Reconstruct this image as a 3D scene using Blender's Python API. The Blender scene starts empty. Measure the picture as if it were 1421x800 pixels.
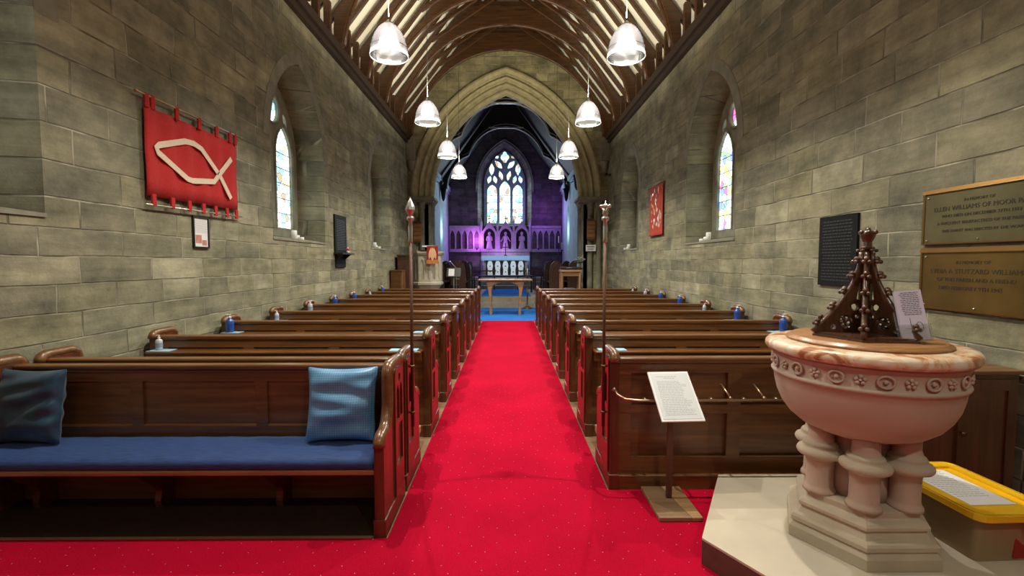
import bpy, math, random
from mathutils import Vector, Matrix
from mathutils.geometry import tessellate_polygon
PI = math.pi
R = math.radians
sc = bpy.context.scene
col = sc.collection
random.seed(7)

# ------------------------------------------------------------------ helpers
class MB:
    """collects shapes into one mesh"""
    def __init__(s): s.v = []; s.f = []; s.sm = []
    def add(s, vs, fs, smooth=False):
        n = len(s.v); s.v += [tuple(v) for v in vs]
        for f in fs: s.f.append([n + i for i in f]); s.sm.append(smooth)
        return s
    def box(s, x0, x1, y0, y1, z0, z1, M=None):
        vs = [Vector(p) for p in ((x0,y0,z0),(x1,y0,z0),(x1,y1,z0),(x0,y1,z0),(x0,y0,z1),(x1,y0,z1),(x1,y1,z1),(x0,y1,z1))]
        if M: vs = [M @ v for v in vs]
        return s.add(vs, [(0,3,2,1),(4,5,6,7),(0,1,5,4),(1,2,6,5),(2,3,7,6),(3,0,4,7)])
    def bar(s, a, b, w, h, up=(0,0,1)):
        a = Vector(a); b = Vector(b); d = (b - a); L = d.length; d = d / L
        u = Vector(up); x = d.cross(u)
        if x.length < 1e-4: x = Vector((1,0,0))
        x.normalize(); z = x.cross(d)
        vs = []
        for p in (a, b):
            for sx, sz in ((-1,-1),(1,-1),(1,1),(-1,1)): vs.append(p + x*sx*w/2 + z*sz*h/2)
        return s.add(vs, [(3,2,1,0),(4,5,6,7),(0,1,5,4),(1,2,6,5),(2,3,7,6),(3,0,4,7)])
    def tube(s, pts, r, n=8, cap=True, closed=False):
        pts = [Vector(p) for p in pts]; m = len(pts)
        rs = r if isinstance(r, (list, tuple)) else [r]*m
        up = None; vs = []
        for i, p in enumerate(pts):
            if closed: t = pts[(i+1) % m] - pts[i-1]
            else: t = pts[min(i+1, m-1)] - pts[max(i-1, 0)]
            if t.length < 1e-9: t = Vector((0,0,1))
            t.normalize()
            if up is None:
                up = Vector((0,0,1)) if abs(t.z) < .9 else Vector((1,0,0))
            x = t.cross(up); x.normalize(); up = x.cross(t); up.normalize()
            for k in range(n):
                a = 2*PI*k/n
                vs.append(p + (x*math.cos(a) + up*math.sin(a))*rs[i])
        fs = []
        for i in range(m if closed else m-1):
            j = (i+1) % m
            for k in range(n):
                fs.append((i*n+k, i*n+(k+1)%n, j*n+(k+1)%n, j*n+k))
        s.add(vs, fs, True)
        if cap and not closed:
            b = len(s.v) - len(vs)
            s.f.append([b+k for k in range(n)][::-1]); s.sm.append(False)
            s.f.append([b+(m-1)*n+k for k in range(n)]); s.sm.append(False)
        return s
    def lathe(s, prof, c=(0,0,0), n=24, M=None, smooth=True, ang0=0.0, cap=True):
        vs = []; c = Vector(c)
        for r, z in prof:
            for k in range(n):
                a = ang0 + 2*PI*k/n
                v = Vector((r*math.cos(a), r*math.sin(a), z))
                if M: v = M @ v
                vs.append(v + c)
        fs = []
        for i in range(len(prof)-1):
            for k in range(n): fs.append((i*n+k, i*n+(k+1)%n, (i+1)*n+(k+1)%n, (i+1)*n+k))
        s.add(vs, fs, smooth)
        if cap:
            b = len(s.v) - len(vs)
            if prof[0][0] > 1e-4: s.f.append([b+k for k in range(n)][::-1]); s.sm.append(False)
            if prof[-1][0] > 1e-4: s.f.append([b+(len(prof)-1)*n+k for k in range(n)]); s.sm.append(False)
        return s
    def ball(s, c, r, n=10, m=6, sz=1.0):
        prof = [(r*math.sin(PI*i/m), -r*sz*math.cos(PI*i/m)) for i in range(m+1)]
        prof[0] = (1e-5, prof[0][1]); prof[-1] = (1e-5, prof[-1][1])
        return s.lathe(prof, c, n)
    def plate(s, outer, holes, fn, w0, w1, backholes=None):
        """flat plate with holes; fn(u,v,w) -> xyz"""
        loops = [outer] + list(holes)
        bl = [outer] + list(backholes if backholes else holes)
        for lp, w, rev in ((loops, w0, False), (bl, w1, True)):
            vs = [fn(u, v, w) for l in lp for (u, v) in l]
            tr = tessellate_polygon([[Vector((u, v, 0)) for (u, v) in l] for l in lp])
            s.add(vs, [tuple(reversed(t)) if rev else tuple(t) for t in tr])
        for a, b in zip(loops, bl):
            n = len(a)
            vs = [fn(u, v, w0) for u, v in a] + [fn(u, v, w1) for u, v in b]
            s.add(vs, [(i, (i+1)%n, n+(i+1)%n, n+i) for i in range(n)])
        return s
    def build(s, name, m, parent=None, recalc=True, bevel=0):
        me = bpy.data.meshes.new(name)
        me.from_pydata(s.v, [], s.f); me.update()
        for p, q in zip(me.polygons, s.sm): p.use_smooth = q
        if recalc:
            import bmesh
            bm = bmesh.new(); bm.from_mesh(me)
            bmesh.ops.recalc_face_normals(bm, faces=bm.faces); bm.to_mesh(me); bm.free()
        me.materials.append(m)
        o = bpy.data.objects.new(name, me); col.objects.link(o)
        if parent is not None: o.parent = parent
        if bevel:
            b = o.modifiers.new('bevel', 'BEVEL'); b.width = bevel; b.segments = 2; b.limit_method = 'ANGLE'; b.angle_limit = R(40)
        return o

def tag(o, label, cat, group=None, kind=None):
    o['label'] = label; o['category'] = cat
    if group: o['group'] = group
    if kind: o['kind'] = kind
    return o
def struct(name, mb, m, **k):
    o = mb.build(name, m, **k); o['kind'] = 'structure'; return o
def thing(name, label, cat, loc=(0,0,0), rz=0, group=None):
    o = bpy.data.objects.new(name, None); col.objects.link(o)
    o.location = loc; o.rotation_euler = (0,0,rz); o.empty_display_size = .1
    return tag(o, label, cat, group)
def dup(root, loc, rz=0, label=None):
    def cp(o, par):
        iv = o.matrix_parent_inverse.copy(); c = o.copy(); col.objects.link(c); c.parent = par; c.matrix_parent_inverse = iv
        for ch in kids.get(o.name, ()): cp(ch, c)
        return c
    kids = {}
    for o in bpy.data.objects:
        if o.parent: kids.setdefault(o.parent.name, []).append(o)
    r = cp(root, None); r.location = loc; r.rotation_euler = (0,0,rz)
    if label: r['label'] = label
    return r
ORD = ['first','second','third','fourth','fifth','sixth','seventh','eighth','ninth','tenth','eleventh','twelfth']

def arch(cx, half, spring, apex, base, n=10, off=0.0):
    """pointed arch polyline: base left -> apex -> base right"""
    h = apex - spring; Rr = (half*half + h*h)/(2*half); cl = cx - half + Rr; r = Rr + off
    a1 = math.acos(max(-1, min(1, (Rr-half)/r)))
    L = [(cl - r*math.cos(a1*i/n), spring + r*math.sin(a1*i/n)) for i in range(n+1)]
    Rt = [(2*cx-u, v) for u, v in L[::-1]][1:]
    pts = L + Rt
    if base is not None: pts = [(cx-half-off, base)] + pts + [(cx+half+off, base)]
    return pts
def rnd(pts, rad, n=4):
    """round polygon corners (quadratic)"""
    out = []; m = len(pts)
    for i, p in enumerate(pts):
        r = rad[i] if isinstance(rad, (list, tuple)) else rad
        p = Vector(p)
        if r <= 0: out.append(tuple(p)); continue
        a = Vector(pts[i-1]) - p; b = Vector(pts[(i+1) % m]) - p
        a = p + a.normalized()*min(r, a.length*.49); b = p + b.normalized()*min(r, b.length*.49)
        for k in range(n+1):
            t = k/n; out.append(tuple(a*(1-t)**2 + p*2*t*(1-t) + b*t*t))
    return out
def circ(cx, cy, r, n=12, ry=None, a0=0):
    return [(cx + r*math.cos(a0+2*PI*i/n), cy + (ry or r)*math.sin(a0+2*PI*i/n)) for i in range(n)]
def leaf(cx, cy, L, W, ang, n=5):
    pts = []
    for i in range(2*n):
        t = i/(2*n)*2
        if t < 1: x = -L/2 + L*t; y = W/2*math.sin(PI*t)
        else: x = L/2 - L*(t-1); y = -W/2*math.sin(PI*(t-1))
        c, s_ = math.cos(ang), math.sin(ang)
        pts.append((cx + x*c - y*s_, cy + x*s_ + y*c))
    return pts

# ------------------------------------------------------------------ materials
def newmat(name):
    m = bpy.data.materials.new(name); m.use_nodes = True
    nt = m.node_tree; b = nt.nodes['Principled BSDF']; return m, nt, b
def nd(nt, t, **k):
    n = nt.nodes.new(t)
    for a, v in k.items():
        if a.startswith('_'): setattr(n, a[1:], v)
        else: n.inputs[a.replace('_', ' ')].default_value = v
    return n
def ramp(nt, stops):
    r = nt.nodes.new('ShaderNodeValToRGB'); e = r.color_ramp.elements
    while len(e) < len(stops): e.new(.5)
    for x, (p, c) in zip(e, stops): x.position = p; x.color = (*c, 1)
    return r
def plain(name, c, rough=.6, metal=0, noise=.0, nscale=20, bump=0, coat=0, spec=.5, sheen=0):
    m, nt, b = newmat(name)
    b.inputs['Base Color'].default_value = (*c, 1); b.inputs['Roughness'].default_value = rough
    b.inputs['Metallic'].default_value = metal; b.inputs['Coat Weight'].default_value = coat
    b.inputs['Specular IOR Level'].default_value = spec
    if sheen: b.inputs['Sheen Weight'].default_value = sheen
    tc = nd(nt, 'ShaderNodeTexCoord'); L = nt.links
    n = nd(nt, 'ShaderNodeTexNoise', Scale=nscale, Detail=5.0); L.new(tc.outputs['Object'], n.inputs['Vector'])
    if noise:
        r = ramp(nt, [(.25, tuple(x*(1-noise) for x in c)), (.75, tuple(min(1, x*(1+noise)) for x in c))])
        L.new(n.outputs['Fac'], r.inputs['Fac']); L.new(r.outputs['Color'], b.inputs['Base Color'])
    if bump:
        bp = nd(nt, 'ShaderNodeBump', Strength=bump, Distance=.01); L.new(n.outputs['Fac'], bp.inputs['Height']); L.new(bp.outputs['Normal'], b.inputs['Normal'])
    return m
def wood(name, c1, c2, rough=.35, axis=0, scale=6, coat=.3):
    m, nt, b = newmat(name); L = nt.links
    tc = nd(nt, 'ShaderNodeTexCoord'); mp = nd(nt, 'ShaderNodeMapping'); L.new(tc.outputs['Object'], mp.inputs['Vector'])
    s = [scale*7]*3; s[axis] = scale*.45; mp.inputs['Scale'].default_value = s
    n = nd(nt, 'ShaderNodeTexNoise', Scale=1.0, Detail=6.0, Roughness=.65, Distortion=.6); L.new(mp.outputs[0], n.inputs['Vector'])
    r = ramp(nt, [(.3, c1), (.72, c2)]); L.new(n.outputs['Fac'], r.inputs['Fac'])
    L.new(r.outputs['Color'], b.inputs['Base Color'])
    n2 = nd(nt, 'ShaderNodeTexNoise', Scale=9.0, Detail=3.0); L.new(tc.outputs['Object'], n2.inputs['Vector'])
    mr = nd(nt, 'ShaderNodeMapRange'); mr.inputs['To Min'].default_value = rough*.75; mr.inputs['To Max'].default_value = rough*1.3
    L.new(n2.outputs['Fac'], mr.inputs['Value']); L.new(mr.outputs[0], b.inputs['Roughness'])
    b.inputs['Coat Weight'].default_value = coat; b.inputs['Coat Roughness'].default_value = .2
    bp = nd(nt, 'ShaderNodeBump', Strength=.15, Distance=.003); L.new(n.outputs['Fac'], bp.inputs['Height']); L.new(bp.outputs['Normal'], b.inputs['Normal'])
    return m
def stone(name, c, ax='YZ', bw=.70, bh=.255, mort=(.42,.40,.31), rough=.9, off=(0,0,0)):
    """coursed ashlar wall"""
    m, nt, b = newmat(name); L = nt.links
    tc = nd(nt, 'ShaderNodeTexCoord'); sp = nd(nt, 'ShaderNodeSeparateXYZ'); L.new(tc.outputs['Object'], sp.inputs[0])
    cb = nd(nt, 'ShaderNodeCombineXYZ'); L.new(sp.outputs[ax[0]], cb.inputs['X'])
    mn = nd(nt, 'ShaderNodeMath', _operation='MINIMUM'); L.new(sp.outputs[ax[1]], mn.inputs[0]); mn.inputs[1].default_value = 1.95
    ma = nd(nt, 'ShaderNodeMath', _operation='MULTIPLY_ADD'); L.new(mn.outputs[0], ma.inputs[0]); ma.inputs[1].default_value = .27; L.new(sp.outputs[ax[1]], ma.inputs[2]); L.new(ma.outputs[0], cb.inputs['Y'])
    wn = nd(nt, 'ShaderNodeTexNoise', Scale=1.3, Detail=2.0); L.new(cb.outputs[0], wn.inputs['Vector'])
    mixv = nd(nt, 'ShaderNodeVectorMath', _operation='MULTIPLY_ADD'); L.new(wn.outputs['Color'], mixv.inputs[0])
    mixv.inputs[1].default_value = (.05,.035,0); L.new(cb.outputs[0], mixv.inputs[2])
    br = nd(nt, 'ShaderNodeTexBrick', Scale=1.0); br.offset = .43; br.squash = .72; br.squash_frequency = 3
    for k, v in dict(Mortar_Size=.009, Mortar_Smooth=.6, Bias=0.0, Brick_Width=bw, Row_Height=bh).items(): br.inputs[k.replace('_',' ')].default_value = v
    br.inputs['Color1'].default_value = (0,0,0,1); br.inputs['Color2'].default_value = (1,1,1,1); br.inputs['Mortar'].default_value = (.5,.5,.5,1)
    L.new(mixv.outputs[0], br.inputs['Vector'])
    sep = nd(nt, 'ShaderNodeRGBToBW'); L.new(br.outputs['Color'], sep.inputs[0])
    r = ramp(nt, [(0, tuple(x*.72 for x in c)), (.35, tuple(x*.95 for x in c)), (.7, (c[0]*1.02, c[1]*1.0, c[2]*.88)), (1, tuple(x*1.3 for x in c))])
    L.new(sep.outputs[0], r.inputs['Fac'])
    n1 = nd(nt, 'ShaderNodeTexNoise', Scale=2.4, Detail=7.0, Roughness=.7); L.new(tc.outputs['Object'], n1.inputs['Vector'])
    r1 = ramp(nt, [(.3, (.50,.51,.50)), (.7, (1.28,1.26,1.20))]); L.new(n1.outputs['Fac'], r1.inputs['Fac'])
    mu = nd(nt, 'ShaderNodeMix', _data_type='RGBA', _blend_type='MULTIPLY'); mu.inputs[0].default_value = 1
    L.new(r.outputs['Color'], mu.inputs[6]); L.new(r1.outputs['Color'], mu.inputs[7])
    mp2 = nd(nt, 'ShaderNodeMapping'); mp2.inputs['Scale'].default_value = (.9, 5.5, 1) ; L.new(cb.outputs[0], mp2.inputs['Vector'])
    n6 = nd(nt, 'ShaderNodeTexNoise', Scale=1.0, Detail=8.0, Roughness=.72); L.new(mp2.outputs[0], n6.inputs['Vector'])
    r6 = ramp(nt, [(.34, (.70,.70,.70)), (.5, (1,1,1)), (.72, (1.35,1.34,1.30))]); L.new(n6.outputs['Fac'], r6.inputs['Fac'])
    mu6 = nd(nt, 'ShaderNodeMix', _data_type='RGBA', _blend_type='MULTIPLY'); mu6.inputs[0].default_value = 1
    L.new(mu.outputs[2], mu6.inputs[6]); L.new(r6.outputs['Color'], mu6.inputs[7]); mu = mu6
    # edges of the blocks: mortar colour irregular
    n3 = nd(nt, 'ShaderNodeTexNoise', Scale=3.1, Detail=3.0); L.new(tc.outputs['Object'], n3.inputs['Vector'])
    rm = ramp(nt, [(.42, tuple(x*.55 for x in c)), (.62, mort)]); L.new(n3.outputs['Fac'], rm.inputs['Fac'])
    mm = nd(nt, 'ShaderNodeMix', _data_type='RGBA'); L.new(br.outputs['Fac'], mm.inputs[0]); L.new(mu.outputs[2], mm.inputs[6]); L.new(rm.outputs['Color'], mm.inputs[7])
    L.new(mm.outputs[2], b.inputs['Base Color']); b.inputs['Roughness'].default_value = rough; b.inputs['Specular IOR Level'].default_value = .25
    n4 = nd(nt, 'ShaderNodeTexNoise', Scale=28.0, Detail=5.0, Roughness=.7); L.new(tc.outputs['Object'], n4.inputs['Vector'])
    ad = nd(nt, 'ShaderNodeMath', _operation='MULTIPLY_ADD'); L.new(br.outputs['Fac'], ad.inputs[0]); ad.inputs[1].default_value = -1.0
    ml = nd(nt, 'ShaderNodeMath', _operation='MULTIPLY'); L.new(n4.outputs['Fac'], ml.inputs[0]); ml.inputs[1].default_value = .45
    m2 = nd(nt, 'ShaderNodeMath', _operation='MULTIPLY_ADD'); L.new(sep.outputs[0], m2.inputs[0]); m2.inputs[1].default_value = .5; L.new(ml.outputs[0], m2.inputs[2])
    L.new(m2.outputs[0], ad.inputs[2])
    bp = nd(nt, 'ShaderNodeBump', Strength=.75, Distance=.014); L.new(ad.outputs[0], bp.inputs['Height']); L.new(bp.outputs['Normal'], b.inputs['Normal'])
    return m
def glow(name, c, s):
    m, nt, b = newmat(name)
    b.inputs['Base Color'].default_value = (*[min(1, x) for x in c], 1)
    b.inputs['Emission Color'].default_value = (*c, 1); b.inputs['Emission Strength'].default_value = s
    return m
def stained(name, ax, strength, cols, scale=7.0):
    m, nt, b = newmat(name); L = nt.links
    tc = nd(nt, 'ShaderNodeTexCoord'); sp = nd(nt, 'ShaderNodeSeparateXYZ'); L.new(tc.outputs['Object'], sp.inputs[0])
    cb = nd(nt, 'ShaderNodeCombineXYZ'); L.new(sp.outputs[ax[0]], cb.inputs['X']); L.new(sp.outputs[ax[1]], cb.inputs['Y'])
    v1 = nd(nt, 'ShaderNodeTexVoronoi', Scale=scale); v1.voronoi_dimensions = '2D'; L.new(cb.outputs[0], v1.inputs['Vector'])
    v2 = nd(nt, 'ShaderNodeTexVoronoi', Scale=scale); v2.voronoi_dimensions = '2D'; v2.feature = 'DISTANCE_TO_EDGE'; L.new(cb.outputs[0], v2.inputs['Vector'])
    bw = nd(nt, 'ShaderNodeSeparateColor'); L.new(v1.outputs['Color'], bw.inputs[0])
    r = ramp(nt, [(i/len(cols), c) for i, c in enumerate(cols)]); r.color_ramp.interpolation = 'CONSTANT'
    L.new(bw.outputs[0], r.inputs['Fac'])
    e = ramp(nt, [(.02, (.02,.02,.02)), (.06, (1,1,1))]); L.new(v2.outputs['Distance'], e.inputs['Fac'])
    mu = nd(nt, 'ShaderNodeMix', _data_type='RGBA', _blend_type='MULTIPLY'); mu.inputs[0].default_value = 1
    L.new(r.outputs['Color'], mu.inputs[6]); L.new(e.outputs['Color'], mu.inputs[7])
    L.new(mu.outputs[2], b.inputs['Emission Color']); b.inputs['Emission Strength'].default_value = strength
    L.new(mu.outputs[2], b.inputs['Base Color']); b.inputs['Roughness'].default_value = .2
    return m

ST = (.265, .258, .19)
M = {}
M['stoneL'] = stone('nave_stone', ST, 'YZ')
M['stoneX'] = stone('cross_wall_stone', (.33,.31,.19), 'XZ', .5, .26)
M['dress'] = plain('dressed_stone', (.225,.22,.165), .85, noise=.3, nscale=5, bump=.3)
M['arch_stone'] = plain('arch_stone', (.38,.35,.20), .85, noise=.25, nscale=6, bump=.25)
M['plaster'] = plain('roof_plaster', (.80,.80,.68), .9)
M['chplaster'] = plain('chancel_limewash', (.36,.52,.48), .9, noise=.2, nscale=3, bump=.2)
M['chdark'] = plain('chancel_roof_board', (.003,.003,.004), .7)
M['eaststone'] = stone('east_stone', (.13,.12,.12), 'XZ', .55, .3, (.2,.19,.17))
M['roofwood'] = wood('roof_oak', (.032,.012,.004), (.125,.053,.016), .45, 0, 3, .15)
M['plate'] = plain('wall_plate_oak', (.03,.017,.011), .5, noise=.3)
M['pew'] = wood('pew_oak', (.07,.026,.007), (.21,.088,.024), .32, 0, 3, .5)
M['pewback'] = wood('pew_back_oak', (.085,.034,.010), (.23,.10,.032), .38, 0, 3, .35)
M['pewend'] = wood('pew_end_oak', (.055,.018,.007), (.14,.046,.018), .3, 2, 3, .5)
M['pale'] = wood('pale_oak', (.28,.15,.06), (.5,.31,.15), .45, 0, 4, .1)
M['tablewood'] = wood('communion_oak', (.25,.13,.06), (.42,.25,.13), .4, 0, 4, .2)
M['midwood'] = wood('lid_oak', (.2,.085,.025), (.4,.19,.07), .4, 0, 5, .2)
M['darkwood'] = wood('carved_oak', (.05,.02,.01), (.12,.05,.025), .28, 2, 5, .5)
M['stallwood'] = wood('stall_oak', (.05,.022,.012), (.13,.06,.035), .4, 2, 4, .2)
M['floor'] = wood('floor_boards', (.16,.09,.045), (.33,.21,.12), .5, 0, 2, .05)
M['black'] = plain('black_paint', (.012,.012,.013), .45)
M['slate'] = plain('black_slate', (.006,.008,.008), .7, noise=.3, spec=.2)
M['brass'] = plain('aged_brass', (.19,.12,.035), .42, .8, noise=.35, nscale=3)
M['brassgreen'] = plain('dull_brass', (.14,.125,.06), .5, .6, noise=.25, nscale=4)
M['brassrail'] = plain('brown_metal', (.45,.33,.22), .3, .9)
M['brassframe'] = plain('brass_edge', (.26,.14,.045), .35, .9)
M['silver'] = plain('silver', (.62,.6,.56), .3, .9)
M['white'] = plain('white_paper', (.78,.78,.80), .6)
M['candle'] = plain('candle_wax', (.85,.86,.84), .5)
M['ink'] = plain('ink', (.05,.05,.06), .7)
M['greyink'] = plain('grey_ink', (.38,.40,.42), .7)
M['darkink'] = plain('engraving', (.035,.028,.015), .6)
M['red_felt'] = plain('red_felt', (.42,.018,.018), .95, noise=.15, nscale=60, bump=.2)
M['cream_felt'] = plain('cream_felt', (.68,.56,.44), .95, noise=.08, nscale=60)
M['blue_card'] = plain('pale_blue_card', (.32,.55,.68), .6)
M['bluecloth'] = None
M['sanblue'] = plain('blue_plastic', (.02,.07,.32), .25, coat=.5)
M['sanclear'] = plain('cloudy_plastic', (.5,.52,.56), .25, coat=.5)
M['orange'] = plain('orange_cloth', (.55,.2,.06), .9, noise=.2, nscale=30)
M['redcloth'] = plain('dark_red_cloth', (.3,.015,.01), .9)
M['gold'] = plain('gold_cloth', (.75,.45,.25), .7)
M['step_stone'] = plain('step_stone', (.33,.30,.24), .8, noise=.2, nscale=4, bump=.15)
M['plat_stone'] = plain('platform_stone', (.50,.44,.34), .75, noise=.14, nscale=3, bump=.12)
M['plat_side'] = plain('platform_edge', (.10,.05,.04), .6, noise=.2)
M['font_base'] = plain('font_limestone', (.44,.37,.27), .75, noise=.16, nscale=5, bump=.15)
M['font_pink'] = plain('font_pink_stone', (.46,.35,.27), .7, noise=.1, nscale=3, bump=.1)
M['pulpit'] = plain('pulpit_stone', (.46,.43,.33), .8, noise=.15, nscale=8, bump=.15)
M['yellow'] = plain('yellow_plastic', (.85,.5,.01), .35, coat=.3)
M['greyplastic'] = plain('grey_plastic', (.22,.22,.25), .4)
M['reredos'] = plain('reredos_stone', (.42,.38,.40), .7, noise=.2, nscale=10)
M['altarcloth'] = plain('altar_cloth', (.35,.52,.75), .8)
M['blueveil'] = plain('blue_satin', (.03,.1,.2), .4)
M['leaf'] = plain('green_leaf', (.04,.1,.03), .5)
M['petal'] = plain('white_petal', (.8,.8,.75), .5)
M['edgeglint'] = plain('painted_edge_glint', (.62,.64,.68), .35)  # pale colour paints in the light caught by dark chancel truss edges
M['poppy'] = plain('red_paper', (.6,.05,.03), .6)
M['lens'] = plain('lens', (.01,.01,.012), .1)

def carpet(name, c, dot, dots=True):
    m, nt, b = newmat(name); L = nt.links
    tc = nd(nt, 'ShaderNodeTexCoord')
    n = nd(nt, 'ShaderNodeTexNoise', Scale=160.0, Detail=3.0); L.new(tc.outputs['Object'], n.inputs['Vector'])
    n2 = nd(nt, 'ShaderNodeTexNoise', Scale=1.6, Detail=4.0); L.new(tc.outputs['Object'], n2.inputs['Vector'])
    r = ramp(nt, [(.2, tuple(x*.72 for x in c)), (.8, tuple(min(1, x*1.2) for x in c))]); L.new(n.outputs['Fac'], r.inputs['Fac'])
    r2 = ramp(nt, [(.3, (.85,.85,.85)), (.7, (1.1,1.1,1.1))]); L.new(n2.outputs['Fac'], r2.inputs['Fac'])
    mu = nd(nt, 'ShaderNodeMix', _data_type='RGBA', _blend_type='MULTIPLY'); mu.inputs[0].default_value = 1
    L.new(r.outputs['Color'], mu.inputs[6]); L.new(r2.outputs['Color'], mu.inputs[7])
    out = mu.outputs[2]
    if dots:
        v = nd(nt, 'ShaderNodeTexVoronoi', Scale=9.0, Randomness=.5); v.voronoi_dimensions = '2D'
        mp = nd(nt, 'ShaderNodeMapping'); mp.inputs['Rotation'].default_value = (0,0,PI/4); L.new(tc.outputs['Object'], mp.inputs['Vector']); L.new(mp.outputs[0], v.inputs['Vector'])
        lt = nd(nt, 'ShaderNodeMath', _operation='LESS_THAN'); L.new(v.outputs['Distance'], lt.inputs[0]); lt.inputs[1].default_value = .022
        mm = nd(nt, 'ShaderNodeMix', _data_type='RGBA'); L.new(lt.outputs[0], mm.inputs[0]); L.new(out, mm.inputs[6]); mm.inputs[7].default_value = (*dot, 1); out = mm.outputs[2]
    L.new(out, b.inputs['Base Color']); b.inputs['Roughness'].default_value = 1; b.inputs['Specular IOR Level'].default_value = .05
    
    bp = nd(nt, 'ShaderNodeBump', Strength=.3, Distance=.004); L.new(n.outputs['Fac'], bp.inputs['Height']); L.new(bp.outputs['Normal'], b.inputs['Normal'])
    return m
M['redcarpet'] = carpet('red_carpet_pile', (.40,.003,.024), (.55,.25,.4))
M['bluecarpet'] = carpet('blue_carpet_pile', (.03,.17,.55), (1,1,1), False)

def weave(name, c1, c2, sc_, rough=.7, sheen=.3, ang=0):
    m, nt, b = newmat(name); L = nt.links
    tc = nd(nt, 'ShaderNodeTexCoord'); mp = nd(nt, 'ShaderNodeMapping'); mp.inputs['Rotation'].default_value = (0, ang, 0); mp.inputs['Scale'].default_value = sc_
    L.new(tc.outputs['Object'], mp.inputs['Vector'])
    n = nd(nt, 'ShaderNodeTexNoise', Scale=1.0, Detail=4.0); L.new(mp.outputs[0], n.inputs['Vector'])
    r = ramp(nt, [(.35, c1), (.7, c2)]); L.new(n.outputs['Fac'], r.inputs['Fac']); L.new(r.outputs['Color'], b.inputs['Base Color'])
    b.inputs['Roughness'].default_value = rough; b.inputs['Sheen Weight'].default_value = sheen*.25
    bp = nd(nt, 'ShaderNodeBump', Strength=.3, Distance=.003); L.new(n.outputs['Fac'], bp.inputs['Height']); L.new(bp.outputs['Normal'], b.inputs['Normal'])
    return m
M['seatcloth'] = weave('seat_blue_weave', (.010,.034,.13), (.024,.072,.26), (14,160,160))
M['cush_light'] = weave('light_blue_silk', (.09,.25,.46), (.17,.37,.60), (7,7,9), .36, .2, .12)
def silk():
    m = weave('light_blue_silk', (.09,.25,.46), (.17,.37,.60), (7,7,9), .36, .2, .12); nt = m.node_tree; L = nt.links; b = nt.nodes['Principled BSDF']
    tc = nd(nt, 'ShaderNodeTexCoord'); src = b.inputs['Base Color'].links[0].from_socket
    for d in ('X', 'Z'):
        w_ = nd(nt, 'ShaderNodeTexWave', Scale=22.0, Distortion=1.5); w_.bands_direction = d; L.new(tc.outputs['Object'], w_.inputs['Vector'])
        r = ramp(nt, [(.0, (.62,.66,.72)), (.22, (1,1,1)), (1, (1.08,1.08,1.08))]); L.new(w_.outputs['Fac'], r.inputs['Fac'])
        mu = nd(nt, 'ShaderNodeMix', _data_type='RGBA', _blend_type='MULTIPLY'); mu.inputs[0].default_value = .8
        L.new(src, mu.inputs[6]); L.new(r.outputs['Color'], mu.inputs[7]); src = mu.outputs[2]
    L.new(src, b.inputs['Base Color']); return m
M['cush_light'] = silk()
M['cush_dark'] = weave('teal_velvet', (.006,.024,.05), (.02,.075,.13), (12,12,12), .35, .6)

def marble():
    m, nt, b = newmat('veined_marble'); L = nt.links
    tc = nd(nt, 'ShaderNodeTexCoord')
    n = nd(nt, 'ShaderNodeTexNoise', Scale=7.0, Detail=6.0, Roughness=.6, Distortion=1.2); L.new(tc.outputs['Object'], n.inputs['Vector'])
    r = ramp(nt, [(.38, (.35,.13,.05)), (.47, (.66,.42,.24)), (.56, (.75,.64,.5)), (.8, (.8,.72,.6))]); L.new(n.outputs['Fac'], r.inputs['Fac'])
    L.new(r.outputs['Color'], b.inputs['Base Color']); b.inputs['Roughness'].default_value = .3; b.inputs['Coat Weight'].default_value = .3
    return m
M['marble'] = marble()

def shade():
    m, nt, b = newmat('ribbed_glass'); L = nt.links
    out = nt.nodes['Material Output']
    tr = nd(nt, 'ShaderNodeBsdfTransparent'); tr.inputs[0].default_value = (.86,.88,.88,1)
    tl = nd(nt, 'ShaderNodeBsdfTranslucent'); tl.inputs[0].default_value = (.9,.9,.9,1)
    gl = nd(nt, 'ShaderNodeBsdfGlossy'); gl.inputs['Roughness'].default_value = .12; gl.inputs[0].default_value = (.9,.9,.9,1)
    df = nd(nt, 'ShaderNodeBsdfDiffuse'); df.inputs[0].default_value = (.8,.8,.8,1)
    m1 = nd(nt, 'ShaderNodeMixShader'); m1.inputs[0].default_value = .5; L.new(tl.outputs[0], m1.inputs[1]); L.new(df.outputs[0], m1.inputs[2])
    m2 = nd(nt, 'ShaderNodeMixShader'); m2.inputs[0].default_value = .58; L.new(m1.outputs[0], m2.inputs[1]); L.new(tr.outputs[0], m2.inputs[2])
    fr = nd(nt, 'ShaderNodeFresnel'); fr.inputs[0].default_value = 1.45
    m3 = nd(nt, 'ShaderNodeMixShader'); L.new(fr.outputs[0], m3.inputs[0]); L.new(m2.outputs[0], m3.inputs[1]); L.new(gl.outputs[0], m3.inputs[2])
    L.new(m3.outputs[0], out.inputs['Surface'])
    return m
M['glass_shade'] = shade()
M['lampglow'] = glow('lamp_glow', (1,.98,.94), 14.0)
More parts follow.
